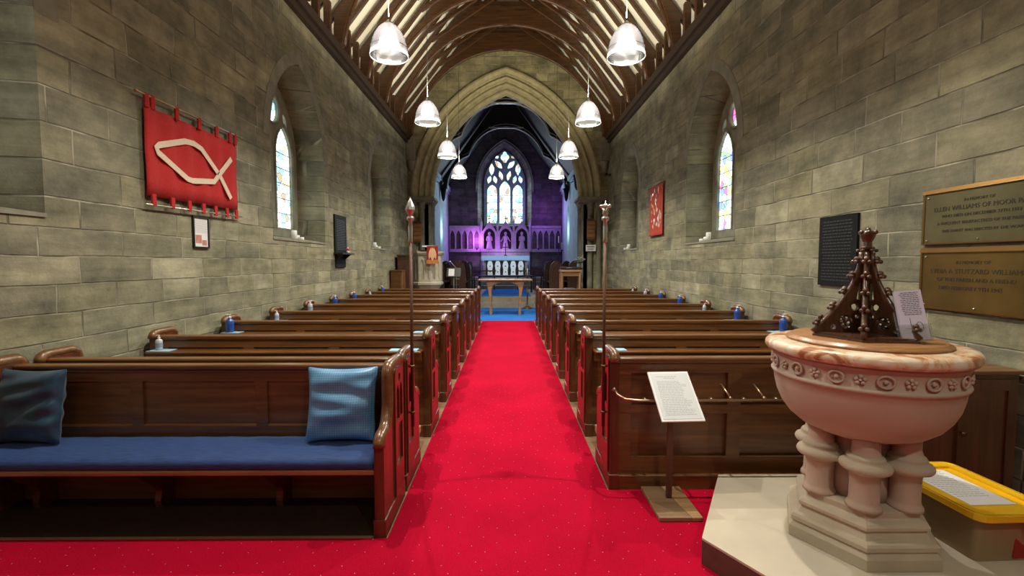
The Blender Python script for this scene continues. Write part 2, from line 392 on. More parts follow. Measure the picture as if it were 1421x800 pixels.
def clearp():
    m, nt, b = newmat('clear_acrylic'); L = nt.links; out = nt.nodes['Material Output']
    tr = nd(nt, 'ShaderNodeBsdfTransparent'); gl = nd(nt, 'ShaderNodeBsdfGlossy'); gl.inputs['Roughness'].default_value = .05
    df = nd(nt, 'ShaderNodeBsdfDiffuse'); df.inputs[0].default_value = (.6,.6,.6,1)
    a = nd(nt, 'ShaderNodeMixShader'); a.inputs[0].default_value = .12; L.new(tr.outputs[0], a.inputs[1]); L.new(gl.outputs[0], a.inputs[2])
    c = nd(nt, 'ShaderNodeMixShader'); c.inputs[0].default_value = .08; L.new(a.outputs[0], c.inputs[1]); L.new(df.outputs[0], c.inputs[2])
    L.new(c.outputs[0], out.inputs['Surface']); return m
M['acrylic'] = clearp()
def tubp():
    m, nt, b = newmat('cloudy_tub_plastic'); L = nt.links; out = nt.nodes['Material Output']
    tr = nd(nt, 'ShaderNodeBsdfTransparent'); tr.inputs[0].default_value = (.8,.68,.5,1)
    b.inputs['Base Color'].default_value = (.5,.38,.22,1); b.inputs['Roughness'].default_value = .25
    a = nd(nt, 'ShaderNodeMixShader'); a.inputs[0].default_value = .5; L.new(tr.outputs[0], a.inputs[1]); L.new(b.outputs[0], a.inputs[2])
    L.new(a.outputs[0], out.inputs['Surface']); return m
M['tub'] = tubp()
cyan = [(.75,.95,1),(.9,1,1),(.55,.85,.95),(1,1,.95),(.3,.6,.75),(.8,.98,1),(.9,.9,.5),(.7,.95,.95),(.4,.3,.2)]
warm = [(.7,.9,.95),(.9,.75,.25),(.2,.3,.7),(.95,.95,.85),(.55,.8,.8),(.5,.15,.35),(.9,1,1),(.3,.5,.3),(.8,.9,.95)]
M['eastglass'] = stained('east_stained_glass', 'XZ', 2.0, cyan, 5.5)
M['naveglass'] = stained('nave_stained_glass', 'YZ', 2.6, warm, 9)
M['naveglassL'] = stained('north_stained_glass', 'YZ', 2.2, cyan[:5]+[(.85,.7,.35)]+cyan, 9)
M['paneglow'] = glow('added_pane_glow', (.6,.85,1), .12)  # weak glow for the added chancel side windows

# ------------------------------------------------------------------ the shell
WX = 3.2; TOPZ = 5.40; YB = -3.5; YA = 14.93
fl = MB(); fl.box(-3.9, 3.9, YB-.4, 15.5, -.2, 0); struct('floor', fl, M['floor'])

def wall_side(name, sgn, wins):
    fn = lambda u, v, w: (sgn*(WX + w), u, v)
    holes = []; back = []
    for c in wins:
        holes.append(arch(c, .90, 3.25, 4.57, 1.89, 9))
        back.append(arch(c, .78, 3.25, 4.42, 1.97, 9))
    mb = MB(); mb.plate([(YB, 0), (YA+.7, 0), (YA+.7, TOPZ), (YB, TOPZ)], holes, fn, 0, .55, back)
    mb.plate([(YB, 0), (YA+.7, 0), (YA+.7, TOPZ), (YB, TOPZ)], back, fn, .55, .62)
    return struct(name, mb, M['stoneL'])
WL = [2.34, 7.24, 11.73]; WR = [7.42, 12.26]
wall_side('wall_left', -1, WL); wall_side('wall_right', 1, WR)
wn = 0
for sgn, wins in ((-1, WL), (1, WR)):
    for c in wins:
        wn += 1
        fn = lambda u, v, w, s=sgn: (s*(WX + w), u, v)
        fr = MB()
        lights = [arch(c+d, .27, 3.25, 3.72, 2.10, 6) for d in (-.35, .35)]
        lights.append(circ(c, 3.92, .21, 14))
        lights += [leaf(c-.4, 3.83, .24, .11, R(60)), leaf(c+.4, 3.83, .24, .11, R(120)), leaf(c, 4.26, .16, .1, R(90))]
        fr.plate(arch(c, .79, 3.25, 4.43, 1.96, 9), lights, fn, .42, .54)
        # lancet roll mouldings
        for d in (-.35, .35):
            fr.tube([fn(u, v, .42) for u, v in arch(c+d, .30, 3.25, 3.76, 2.08, 6)], .022, 6, cap=False)
        fr.tube([fn(u, v, .42) for u, v in circ(c, 3.92, .235, 16)], .022, 6, closed=True)
        w = struct('window_%d' % wn, fr, M['dress'])
        for i, lp in enumerate(lights):
            g = MB(); g.plate(lp, [], fn, .47, .485)
            g.build('pane', M['naveglass'] if sgn > 0 else M['naveglassL'], w)
        bars = MB()
        for d in (-.35, .35):
            for k in range(1, 6): bars.bar(fn(c+d-.27, 2.1+.24*k, .465), fn(c+d+.27, 2.1+.24*k, .465), .008, .01)
        bars.build('leading', M['black'], w)
        si = MB(); ys = [c-.9, c+.9]
        sa = [(WX-.012, 1.86), (WX-.012, 1.888), (WX+.12, 1.893), (WX+.42, 1.955), (WX+.42, 1.86)]
        si.plate([(sgn*a, b_) for a, b_ in sa], [], lambda u, v, q: (u, q, v), ys[0], ys[1])
        s_ = si.build('sill', M['dress'], w)
        hm = MB()   # arched hood band flush with the wall
        A = arch(c, .90, 3.25, 4.57, None, 10); B = arch(c, .90, 3.25, 4.57, None, 10, .17)
        a3 = [fn(u, v, -.004) for u, v in A]; b3 = [fn(u, v, -.004) for u, v in B]
        a4 = [fn(u, v, .02) for u, v in A]; b4 = [fn(u, v, .02) for u, v in B]; n = len(a3)
        hm.add(a3+b3, [(i, i+1, n+i+1, n+i) for i in range(n-1)]); hm.add(b3+b4, [(i, i+1, n+i+1, n+i) for i in range(n-1)])
        hm.build('voussoirs', M['dress'], w)

bk = MB(); bk.box(-3.9, 3.9, YB-.3, YB, 0, 9.6); struct('wall_back', bk, M['stoneX'])

# chancel arch wall
CX = -.06; AH = 2.37; SPR = 3.62; APX = 6.98
RC = 10.08; RM = 1.28      # rafter underside line z = RC - RM|x|
def roofline(x, up=.2): return RC + up - RM*abs(x)
fnA = lambda u, v, w: (u, YA + w, v)
out = [(-WX-.6, 0), (CX-AH-.12, 0), (CX-AH-.12, SPR)] + arch(CX, AH, SPR, APX, None, 14, .64) + [(CX+AH+.12, SPR), (CX+AH+.12, 0)] + [(WX+.6, 0), (WX+.6, 5.6), (0, RC+.3), (-WX-.6, 5.6)]
aw = MB(); aw.plate(out, [], fnA, .0, .6)
struct('wall_front', aw, M['stoneX'])
def sweep_arch(mb, prof, cx, half, spr, apx, base, y0, n=16):
    rings = [[(u, y0 + dy, v) for u, v in arch(cx, half, spr, apx, base, n, d)] for d, dy in prof]
    m = len(rings[0])
    for a, b in zip(rings[:-1], rings[1:]):
        mb.add(a + b, [(i, i+1, m+i+1, m+i) for i in range(m-1)], False)
prof = [(.89,-.02),(.87,-.09),(.80,-.10),(.77,-.03),(.70,0.0),(.64,.0),(.61,.05),(.58,.01),(.52,-.02),(.47,.03),(.44,.12),(.38,.14),(.35,.1),(.30,.09),(.26,.16),(.23,.26),(.16,.27),(.13,.22),(.07,.22),(.02,.28),(0,.36),(0,.5),(.05,.58),(.15,.6)]
prof = [(d*.76, y) for d, y in prof]
am = MB(); sweep_arch(am, prof, CX, AH, SPR, APX, None, YA)
struct('trim_1', am, M['arch_stone'])
# jambs: clustered shafts with capitals and bases
for s, nm in ((-1, 'trim_2'), (1, 'trim_3')):
    jm = MB(); x0 = CX + s*AH
    jm.box(min(x0+s*.06, x0+s*.45), max(x0+s*.06, x0+s*.45), YA-.0, YA+.6, 0, 3.4)
    for dx, dy, r in ((.10,.24,.11), (.34,.04,.10), (.10,.48,.10), (.62,-.02,.09)):
        c = (x0 + s*dx, YA + dy, 0)
        jm.lathe([(r+.06,0),(r+.06,.2),(r+.02,.26),(r,.3),(r,3.25),(r+.03,3.27),(r+.01,3.3),(r+.02,3.38),(r+.09,3.5)], c, 16)
    # moulded abacus
    for z0, z1, e in ((3.46,3.52,.0),(3.52,3.58,.05),(3.58,3.63,.02)):
        jm.box(min(x0-s*(.05+e), x0+s*.86), max(x0-s*(.05+e), x0+s*.86), YA-.14-e, YA+.62, z0, z1)
    struct(nm, jm, M['dress'])
# corner posts on corbels
for s, nm in ((-1, 'trim_4'), (1, 'trim_5')):
    cp = MB(); x = s*3.06
    cp.box(x-.13, x+.13, YA-.26, YA-.01, 4.75, TOPZ+.05)
    cp.lathe([(.02,4.42),(.09,4.5),(.12,4.66),(.17,4.74)], (x, YA-.13, 0), 8)
    struct(nm, cp, M['dress'])

# wall plates and plaster ceiling
for s, nm in ((-1, 'trim_6'), (1, 'trim_7')):
    wp = MB(); a, b = sorted((s*3.06, s*3.36)); wp.box(a, b, YB, YA, TOPZ-.02, TOPZ+.13)
    a, b = sorted((s*3.12, s*3.3)); wp.box(a, b, YB, YA, TOPZ-.12, TOPZ-.02)
    struct(nm, wp, M['plate'])
ce = MB()
for s in (-1, 1):
    x1 = 3.8; z = lambda x, u: RC + u - RM*x
    ce.add([(0, YB-.3, z(0,.18)), (s*x1, YB-.3, z(x1,.18)), (s*x1, YA+.1, z(x1,.18)), (0, YA+.1, z(0,.18)),
            (0, YB-.3, z(0,.4)), (s*x1, YB-.3, z(x1,.4)), (s*x1, YA+.1, z(x1,.4)), (0, YA+.1, z(0,.4))],
           [(0,1,2,3),(4,7,6,5),(0,4,5,1),(1,5,6,2),(2,6,7,3),(3,7,4,0)])
struct('ceiling', ce, M['plaster'])

# roof trusses
PERP = math.sqrt(1 + RM*RM)
def rafter_mb(s, t, d, y):
    mb = MB(); xb = 3.5
    lo = [(xb, RC - RM*xb), (0, RC)]; hi = [(xb, RC - RM*xb + d*PERP), (0, RC + d*PERP)]
    pts = [lo[0], lo[1], hi[1], hi[0]]
    mb.plate([(s*u, v) for u, v in pts], [], lambda u, v, w: (u, y + w, v), -t/2, t/2); return mb
def truss(y, arched):
    t = .085
    root = thing('arched_truss' if arched else 'roof_truss', '', 'roof truss', (0, y, TOPZ))
    def P(mb, n, m=None):
        o = mb.build(n, m or M['roofwood'], root); o.matrix_parent_inverse = Matrix.Translation((0, -y, -TOPZ)); return o
    for s in (-1, 1):
        P(rafter_mb(s, t, .07, y), 'rafter')
        a = MB(); x0, x1 = sorted((s*3.06, s*3.17)); a.box(x0, x1, y-t/2, y+t/2, TOPZ+.13, RC-RM*3.17+.02); P(a, 'ashlar_post')
    CZ = 8.62; xc = (RC - CZ)/RM
    c = MB(); c.plate([(-xc-.1, CZ), (xc+.1, CZ), (xc-.05, CZ+.15), (-xc+.05, CZ+.15)], [], lambda u, v, w: (u, y+w, v), -t/2-.001, t/2+.001); P(c, 'collar')
    for s in (-1, 1):   # straight brace rafter -> collar
        b = MB(); b.bar((s*2.05, y, RC-RM*2.05+.02), (s*.30, y, CZ+.03), t*.9, .08, (0,1,0)); P(b, 'brace')
    if arched:
        C0 = 5.11; RI = 3.05; T = .15
        for s in (-1, 1):
            inner = []
            n = 18
            for i in range(n+1):
                a = math.asin(.42/3.05)*1.0 + (PI/2 - math.asin(.42/3.05))*i/n
                inner.append((RI*math.cos(a), C0 + RI*math.sin(a)))
            outer = []
            for u, v in inner[::-1]:
                dx, dz = u/RI, (v-C0)/RI
                # push outwards to the rafter / ashlar / collar
                ts = []
                k = RM*dx + dz
                ts.append((RC + .02 - RM*u - v)/k if k > 1e-6 else 9)
                if dx > 1e-6: ts.append((3.17 - u)/dx)
                if dz > 1e-6: ts.append((CZ + .02 - v)/dz)
                t_ = max(.10, min(ts)); outer.append((u + dx*t_, v + dz*t_))
            m_ = MB(); m_.plate([(s*u, v) for u, v in inner + outer], [], lambda u, v, w: (u, y+w, v), -T/2, T/2)
            o = P(m_, 'curved_brace')
            rb = MB(); rb.tube([(s*u, y - .0, v) for u, v in inner], .045, 6)
            ro = rb.build('brace_moulding', M['roofwood'], o)
    return root
YT = 14.74
arch0 = truss(YT, True); com0 = truss(YT-.5, False)
arch0['label'] = 'arched oak roof truss lying against the stone chancel arch wall'; arch0['group'] = 'arched roof trusses'
com0['label'] = 'plain oak roof truss, first in front of the chancel wall arched truss'; com0['group'] = 'plain roof trusses'
nc = 1
for k in range(0, 9):
    if k: dup(arch0, (0, YT-1.5*k, TOPZ), 0, 'arched oak roof truss with curved braces, %s from the chancel arch wall' % ORD[k])
    if k: dup(com0, (0, YT-1.5*k-.5, TOPZ), 0, 'plain oak roof truss just camera side of the %s arched truss' % ORD[k])
    dup(com0, (0, YT-1.5*k-1.0, TOPZ), 0, 'plain oak roof truss just chancel side of the %s arched truss' % ORD[k+1])
for k in range(9, 12):
    dup(arch0, (0, YT-1.5*k, TOPZ), 0, 'arched oak roof truss with curved braces, %s from the chancel arch wall' % ORD[k])

# ------------------------------------------------------------------ chancel shell
CL, CR, YE = -2.95, 2.68, 23.0
st = MB(); st.box(-3.6, 3.6, 15.5, 15.95, 0, .18); st.box(CL-.3, CR+.3, 15.53, 15.95, -.2, .0); struct('trim_8', st, M['step_stone'])
cf = MB(); cf.box(CL-.3, CR+.3, 15.93, 20.2, 0, .36); struct('floor_chancel', cf, M['step_stone'])
sf = MB(); sf.box(CL-.3, CR+.3, 20.2, 20.6, 0, .52); sf.box(CL-.3, CR+.3, 20.6, 21.0, 0, .68); sf.box(CL-.3, CR+.3, 21.0, YE+.3, 0, .84); struct('floor_sanctuary', sf, M['step_stone'])
def side_ch(name, s, x):
    fn = lambda u, v, w: (x + s*w, u, v)
    holes = []
    if s < 0: holes = [arch(17.0, .95, 3.0, 4.35, .4, 8), arch(20.6, .35, 3.4, 4.1, 2.0, 6)]
    else: holes = [arch(20.6, .35, 3.4, 4.1, 2.0, 6), arch(17.2, .35, 3.4, 4.1, 2.0, 6)]
    mb = MB(); mb.plate([(15.53, 0), (YE+.2, 0), (YE+.2, 5.2), (15.53, 5.2)], holes, fn, 0, .4)
    struct(name, mb, M['chplaster'])
side_ch('wall_chancel_left', -1, CL); side_ch('wall_chancel_right', 1, CR)
nwin = 5
for x, s, ys in ((CL, -1, (20.6,)), (CR, 1, (20.6, 17.2))):  # side windows put in to bring cool light into the chancel
    for yy in ys:
        nwin += 1
        g = MB(); g.plate(arch(yy, .345, 3.4, 4.09, 2.01, 6), [], lambda u, v, w: (x + s*w, u, v), .3, .32)
        struct('window_%d' % nwin, g, M['paneglow'])
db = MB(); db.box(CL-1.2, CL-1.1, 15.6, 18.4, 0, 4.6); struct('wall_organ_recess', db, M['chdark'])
cc = MB(); AP = 9.0; cm = (CL+CR)/2
for s, xw in ((-1, CL), (1, CR)):
    xe = xw + s*.5; ze = 5.2 - .5*(AP-5.2)/abs(xw-cm)
    cc.add([(cm, 15.53, AP), (xe, 15.53, ze), (xe, YE+.3, ze), (cm, YE+.3, AP), (cm, 15.53, AP+.15), (xe, 15.53, ze+.15), (xe, YE+.3, ze+.15), (cm, YE+.3, AP+.15)],
           [(0,1,2,3),(4,7,6,5),(0,4,5,1),(1,5,6,2),(2,6,7,3),(3,7,4,0)])
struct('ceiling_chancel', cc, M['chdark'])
co = MB()
for s, xw in ((-1, CL), (1, CR)):
    a, b = sorted((xw - s*.12, xw + s*.1)); co.box(a, b, 15.6, YE, 5.0, 5.2); a, b = sorted((xw - s*.06, xw + s*.1)); co.box(a, b, 15.6, YE, 4.88, 5.0)
struct('trim_9', co, M['chplaster'])

# east wall with its window opening
EC = -.17
fnE = lambda u, v, w: (u, YE + w, v)
hole = arch(EC, 1.33, 5.35, 7.45, 3.35, 12); hb = arch(EC, 1.03, 5.4, 7.12, 3.42, 12)
ew = MB(); ew.plate([(CL-.2, 0), (CR+.2, 0), (CR+.2, 5.6), (cm, AP+.3), (CL-.2, 5.6)], [hole], fnE, 0, .5, [hb])
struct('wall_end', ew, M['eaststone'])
hm = MB(); hm.tube([(u, YE-.02, v) for u, v in arch(EC, 1.42, 5.35, 7.58, 5.0, 14)], .05, 8); struct('trim_10', hm, M['eaststone'])
def gx(x): return EC + (x - 300)/5.0*.0357 * 1.0    # tracery units -> metres
def gz(y): return 7.12 - (y - 112)/5.0*.0357*1.03
holes = [arch(gx(212), .245, 5.05, 5.42, 3.5, 6), arch(gx(302), .265, 5.15, 5.6, 3.5, 6), arch(gx(392), .245, 5.05, 5.42, 3.5, 6)]
for x, y, L, W_, a in ((193,308,.40,.20,75),(234,308,.40,.20,105),(370,308,.40,.20,75),(411,308,.40,.20,105),(274,282,.5,.2,105),(330,282,.5,.2,75),
                       (210,240,.6,.26,90),(394,240,.6,.26,90),(258,208,.52,.24,-48),(346,208,.52,.24,48),(247,158,.2,.14,35),(357,158,.2,.14,-35)):
    holes.append(leaf(gx(x), gz(y), L, W_, R(a)))
q4 = []
for i in range(24):
    a = 2*PI*i/24; r = .155 + .055*abs(math.cos(2*a)); q4.append((gx(302) + r*math.cos(a), gz(158) + r*1.35*math.sin(a)))
holes.append(q4)
tm = MB(); tm.plate(arch(EC, 1.04, 5.4, 7.13, 3.42, 12), holes, fnE, .36, .48)
w = struct('window_9', tm, M['chplaster'])
for h in holes:
    g = MB(); g.plate(h, [], fnE, .43, .445); g.build('pane', M['eastglass'], w)
bars = MB()
for gxx, hw in ((gx(212), .245), (gx(302), .265), (gx(392), .245)):
    for z in (3.85, 4.2, 4.55, 4.9): bars.bar((gxx-hw, YE+.42, z), (gxx+hw, YE+.42, z), .012, .018)
bars.build('leading', M['black'], w)

# trefoil arched trusses of the chancel roof
def ctruss(y, k):
    pr = []; cx = -.08
    n = 8; lower = [(2.55, 4.75), (2.5, 5.15), (2.36, 5.5), (2.15, 5.8), (1.9, 6.02), (1.62, 6.15)]
    Rc = (1.6**2 + 1.2**2)/(2*1.2); cz = 7.36 - Rc; a0 = math.atan2(6.16-cz, 1.6)
    up = [(Rc*math.cos(a0 + (PI/2-a0)*i/n), cz + Rc*math.sin(a0 + (PI/2-a0)*i/n)) for i in range(n+1)]
    right = lower + up[1:]
    inner = [(cx+u, v) for u, v in right] + [(cx-u, v) for u, v in right[::-1][1:]]
    outl = inner + [(CL+.02, 4.75), (CL+.02, 5.05), (cm, AP-.05), (CR-.02, 5.05), (CR-.02, 4.75)]
    root = thing('chancel_truss', 'dark trefoil arched chancel roof truss, ' + ('nearer the nave' if k == 0 else 'nearer the altar'), 'roof truss', (0, y, 5), group='chancel trusses')
    inv = Matrix.Translation((0, -y, -5))
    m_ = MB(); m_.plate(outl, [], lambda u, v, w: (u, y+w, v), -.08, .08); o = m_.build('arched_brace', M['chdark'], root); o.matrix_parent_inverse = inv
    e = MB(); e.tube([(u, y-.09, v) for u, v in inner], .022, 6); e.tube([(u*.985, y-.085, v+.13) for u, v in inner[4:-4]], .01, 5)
    o = e.build('edge_moulding', M['edgeglint'], root); o.matrix_parent_inverse = inv  # pale strip stands in for a highlight on the dark wood
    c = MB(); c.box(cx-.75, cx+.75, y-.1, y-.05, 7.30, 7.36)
    o = c.build('collar', M['edgeglint'], root); o.matrix_parent_inverse = inv
    for s in (-1, 1):
        xw = CL if s < 0 else CR
        p = MB(); p.lathe([(.02,4.2),(.08,4.32),(.11,4.55),(.14,4.75)], (xw - s*.14, y, 0), 10); o = p.build('corbel', M['chdark'], root); o.matrix_parent_inverse = inv
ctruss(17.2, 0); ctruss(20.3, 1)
# ------------------------------------------------------------------ carpets
ca = MB(); ca.box(-.672, .672, 2.495, 12.05, 0, .012); ca.box(-3.2, 3.2, -1.5, 2.495, 0, .012); ca.box(.672, 3.2, 2.495, 3.03, 0, .012)
tag(ca.build('red_carpet', M['redcarpet']), 'bright red carpet with tiny pale dots running up the aisle and across the back', 'carpet')
ca = MB(); ca.box(-1.25, 1.25, 12.05, 15.46, 0, .012)
tag(ca.build('blue_carpet', M['bluecarpet']), 'blue carpet on the floor between red aisle carpet and the stone step', 'carpet')
ca = MB(); ca.box(-.95, .80, 15.96, 20.19, .36, .37)
tag(ca.build('chancel_carpet', M['bluecarpet']), 'blue carpet runner on the raised chancel floor beyond the step', 'carpet')

# ------------------------------------------------------------------ pews
END = [(0,0),(0,.93),(.27,.93),(.27,.70),(.33,.58),(.47,.57),(.47,0)]
ENDR = rnd(END, [0,.05,.06,.05,.07,.05,0], 4)
def scale_in(d):   # inset outline of the upper panel
    return rnd([(d,.08),(d,.93-d),(.27-d,.93-d),(.27-d,.68),(.33-d*.5,.58-d),(.47-d,.57-d),(.47-d,.08)], [0,.03,.04,.05,.06,.03,0], 3)
def end_panel(parent, x0, x1, face, tracery=True, inv=None, rounded=True):
    """profile stands in the YZ plane between x0..x1; face = side (x) carrying the tracery"""
    fn = lambda u, v, w: (w, u, v)
    m_ = MB(); m_.plate(ENDR, [], fn, x0, x1)
    o = m_.build('end_panel', M['pewend'], parent, bevel=.004)
    cap = MB()     # half round moulding that follows the top edge
    xm = (x0+x1)/2
    top = [p for p in ENDR if p[1] > .50]
    cap.tube([(xm, u, v) for u, v in top], abs(x1-x0)/2+.007, 8)
    cap.build('edge_moulding', M['pew'], o)
    fb = MB(); a, b = min(x0,x1)-.008, max(x0,x1)+.008; fb.box(a, b, -.012, .478, 0, .11); fb.build('foot_block', M['pewend'], o, bevel=.006)
    if tracery:
        s = 1 if face > xm else -1
        t = MB()
        holes = [arch(.098, .036, .72, .80, .58, 5), arch(.178, .036, .72, .80, .58, 5), circ(.138, .835, .028, 10), [(.065,.30),(.21,.30),(.21,.545),(.065,.545)]]
        t.plate(rnd([(.03,.12),(.03,.90),(.24,.90),(.24,.68),(.24,.12)], [0,.03,.04,0,0], 3), holes, fn, face, face + s*.012)
        t.build('tracery', M['pewend'], o)
    return o
def make_pew(side, label, ledge=True, rail_z=.9, bench=False, Xw=3.13):
    """origin at the aisle foot of the end; body extends away from the aisle; sits facing +y"""
    root = thing('pew', label, 'pew')
    s = side; xa = s*.69; xi = s*.745; xw = s*(Xw-.05); xo = s*Xw
    end_panel(root, min(xa, xi), max(xa, xi), xa)
    end_panel(root, min(xw, xo), max(xw, xo), xw, False)
    X0, X1 = sorted((xi, xw))
    # backrest with panels, top at z .9 ; back face y ~ .03
    fn = lambda u, v, w: (u, w, v)
    W_ = X1 - X0; n = 3; holes = []; pw = (W_ - .09*(n+1))/n
    for i in range(n):
        a = X0 + .09 + i*(pw+.09)
        for z0, z1 in ((.22,.52),(.58,.80)): holes.append([(a, z0),(a+pw, z0),(a+pw, z1),(a, z1)])
    b = MB(); b.plate([(X0,.02),(X1,.02),(X1,.86),(X0,.86)], holes, fn, .028, .075); b.build('backrest', M['pewback'], root)
    pn = MB()
    for h in holes:
        (a, z0), (c, z1) = h[0], h[2]
        pn.box(a-.01, c+.01, .060, .070, z0-.01, z1+.01)
    pn.build('back_panels', M['pewback'], root)['kind'] = 'stuff'
    tr = MB(); tr.box(X0, X1, .018, .10, .865, .905); tr.box(X0, X1, .03, .088, .845, .868); tr.build('top_rail', M['pew'], root, bevel=.012)
    se = MB(); se.box(X0, X1, .075, .47, .405, .435); se.box(X0, X1, .10, .12, .02, .405); se.build('seat', M['pew'], root, bevel=.006)
    pl = MB(); pl.box(X0, X1, .0, .075, 0, .10); pl.build('plinth', M['pew'], root, bevel=.006)
    if ledge:
        l = MB(); l.box(X0, X1, -.125, .045, .765, .787); l.build('book_ledge', M['pew'], root, bevel=.008)
        l = MB(); l.box(X0, X1, -.10, -.085, .70, .765); l.build('ledge_apron', M['pew'], root)
        l = MB()
        for k in range(3):
            x = X0 + W_*(.2 + .3*k); l.box(x-.012, x+.012, -.09, .04, .66, .765)
        kn = MB(); kn.box(X0, X1, -.30, -.14, .10, .16); 
        for k in range(4):
            x = X0 + .02 + (W_-.06)*k/3; kn.box(x, x+.03, -.29, -.15, 0, .10)
        kn.build('kneeler_board', M['pale'], root, bevel=.006)
    return root
pews = {}
Y0 = 3.05
for s, nm in ((-1, 'left'), (1, 'right')):
    p0 = make_pew(s, '', ledge=False)
    p0.location = (0, Y0, 0)
    p0['label'] = ('dark oak pew standing back to back with the blue cushioned bench' if s < 0 else 'dark oak pew, nearest in the right block, with the metal umbrella rail on its back')
    p1 = make_pew(s, ''); p1.location = (0, Y0+1.015-.045, 0)
    p1['label'] = 'dark oak pew in the %s block, first behind the nearest one' % nm
    p0['group'] = p1['group'] = 'pews in the %s block' % nm
    for k in range(2, 9):
        dup(p1, (0, Y0-.045+1.015*k, 0), 0, 'dark oak pew in the %s block, %s of nine from the camera' % (nm, ORD[k]) if k < 8 else 'dark oak pew at far end of the %s block, nearest the blue carpet' % nm)

# near bench facing the camera (left)
root = thing('bench', 'long dark oak bench with a blue seat pad, facing the camera on the left', 'bench', (0, 2.98, 0))
I = -1
def flipend(parent, x0, x1, face, tr=True):
    g = len(bpy.data.objects); o = end_panel(parent, x0, x1, face, tr); return o
for (x0, x1, face, tr) in ((-.745,-.69,-.69,True), (-3.18,-3.12,-3.12,False)):
    o = end_panel(root, x0, x1, face, tr); o.scale = (1,-1,1)
X0, X1 = -3.12, -.745
holes = []; pw = .715
for i in range(3):
    a = X1 - .08 - .79*i - pw + (.0); a = max(a, X0+.03)
    holes.append([(a,.50),(a+pw-(.0),.50),(a+pw,.79),(a,.79)])
holes[2] = [(X0+.08,.50),(X1-.08-.79*2+0,.50),(X1-.08-.79*2,.79),(X0+.08,.79)]
fn = lambda u, v, w: (u, w, v)
b = MB(); b.plate([(X0,.02),(X1,.02),(X1,.86),(X0,.86)], holes, fn, -.03, -.06); b.build('backrest', M['pewback'], root)
b = MB()
for h in holes: b.box(h[0][0]-.01, h[1][0]+.01, -.045, -.035, .49, .80)
b.build('back_panels', M['pewback'], root)['kind'] = 'stuff'
b = MB()
for h in holes:
    b.box(h[0][0], h[1][0], -.062, -.045, .497, .512)
b.build('panel_moulding', M['midwood'], root, bevel=.003)
b = MB(); b.box(X0, X1, -.085, -.01, .868, .900); b.box(X0, X1, -.07, -.02, .845, .868); b.build('top_rail', M['pew'], root, bevel=.010)
b = MB(); b.box(X0, X1, -.455, -.06, .355, .385); b.build('seat', M['midwood'], root, bevel=.008)
for x in (-2.92, -2.17, -1.42):
    b = MB(); pr = rnd([(-.42,.355),(-.06,.355),(-.06,.0),(-.16,.0),(-.19,.06),(-.16,.14),(-.30,.27)], [0,0,0,.02,.03,.05,.05], 3)
    b.plate(pr, [], lambda u, v, w: (w, u, v), x-.02, x+.02); b.build('bracket', M['pewend'], root)
b = MB(); b.box(X0, X1, -.44, -.05, 0, .022); b.build('floor_board', M['plate'], root)  # near-black oak paints in the shade under the bench
b = MB(); b.box(X0, X1, -.055, -.03, .02, .355); b.build('rear_board', M['pew'], root)
# seat pad
def pad(name, x0, x1, y0, y1, z0, z1, m, label, cat):
    vs = []; mb = MB(); nx, ny = 60, 8
    def P(i, j, top):
        x = x0 + (x1-x0)*i/nx; y = y0 + (y1-y0)*j/ny
        e = min(1, min(i, nx-i)/1.5) * min(1, min(j, ny-j)/1.5) 
        w = .004*math.sin(i*1.3+j) * e
        return (x, y, (z1 - .016*(1-e) + w) if top else z0)
    for top in (True, False):
        vs = [P(i, j, top) for i in range(nx+1) for j in range(ny+1)]
        mb.add(vs, [((i*(ny+1)+j), ((i+1)*(ny+1)+j), ((i+1)*(ny+1)+j+1), (i*(ny+1)+j+1)) for i in range(nx) for j in range(ny)], True)
    n = (nx+1)*(ny+1)
    ring = [(i, 0) for i in range(nx)] + [(nx, j) for j in range(ny)] + [(i, ny) for i in range(nx, 0, -1)] + [(0, j) for j in range(ny, 0, -1)]
    ids = [i*(ny+1)+j for i, j in ring]
    for a, b_ in zip(ids, ids[1:]+ids[:1]): mb.f.append([a, b_, n+b_, n+a]); mb.sm.append(True)
    o = mb.build(name, m); return tag(o, label, cat)
pad('seat_pad', -3.11, -.755, 2.53, 2.915, .386, .452, M['seatcloth'], 'long navy blue woven pad lying along the near bench seat', 'cushion')
def cushion(label, m, w, h, t, loc, tilt, rz, seed):
    rnd_ = random.Random(seed); N = 22; mb = MB(); vs = []
    ph = [(rnd_.uniform(-5, 5), rnd_.uniform(5, 16), rnd_.uniform(0, 6), rnd_.uniform(.3, .8)) for _ in range(7)]
    for sgn in (-1, 1):
        for i in range(N+1):
            for j in range(N+1):
                u = i/N*2-1; v = j/N*2-1
                pin = .93 + .07*abs(u)**2*1.0; pin2 = .93 + .07*abs(v)**2
                th = t/2 * (max(0, (1-u**4))*max(0, (1-v**4)))**.55
                wr = sum(a*math.sin(fx*u + fz*v + p) for fx, fz, p, a in ph)*.008*(1-abs(u)**6)*(1-abs(v)**6)
                vs.append((u*w/2*pin2, sgn*(th) + wr*1.0, v*h/2*pin + h/2))
    n = (N+1)**2
    fs = []
    for q in (0, n):
        for i in range(N):
            for j in range(N):
                a = q + i*(N+1)+j; fs.append((a, a+N+1, a+N+2, a+1) if q else (a, a+1, a+N+2, a+N+1))
    mb.add(vs, fs, True)
    ring = [(i, 0) for i in range(N)] + [(N, j) for j in range(N)] + [(i, N) for i in range(N, 0, -1)] + [(0, j) for j in range(N, 0, -1)]
    ids = [i*(N+1)+j for i, j in ring]
    for a, b_ in zip(ids, ids[1:]+ids[:1]): mb.f.append([a, b_, n+b_, n+a]); mb.sm.append(True)
    o = mb.build('cushion', m); o.location = loc; o.rotation_euler = (tilt, 0, rz)
    sb = o.modifiers.new('s', 'SUBSURF'); sb.levels = 1; sb.render_levels = 1
    return tag(o, label, 'cushion')
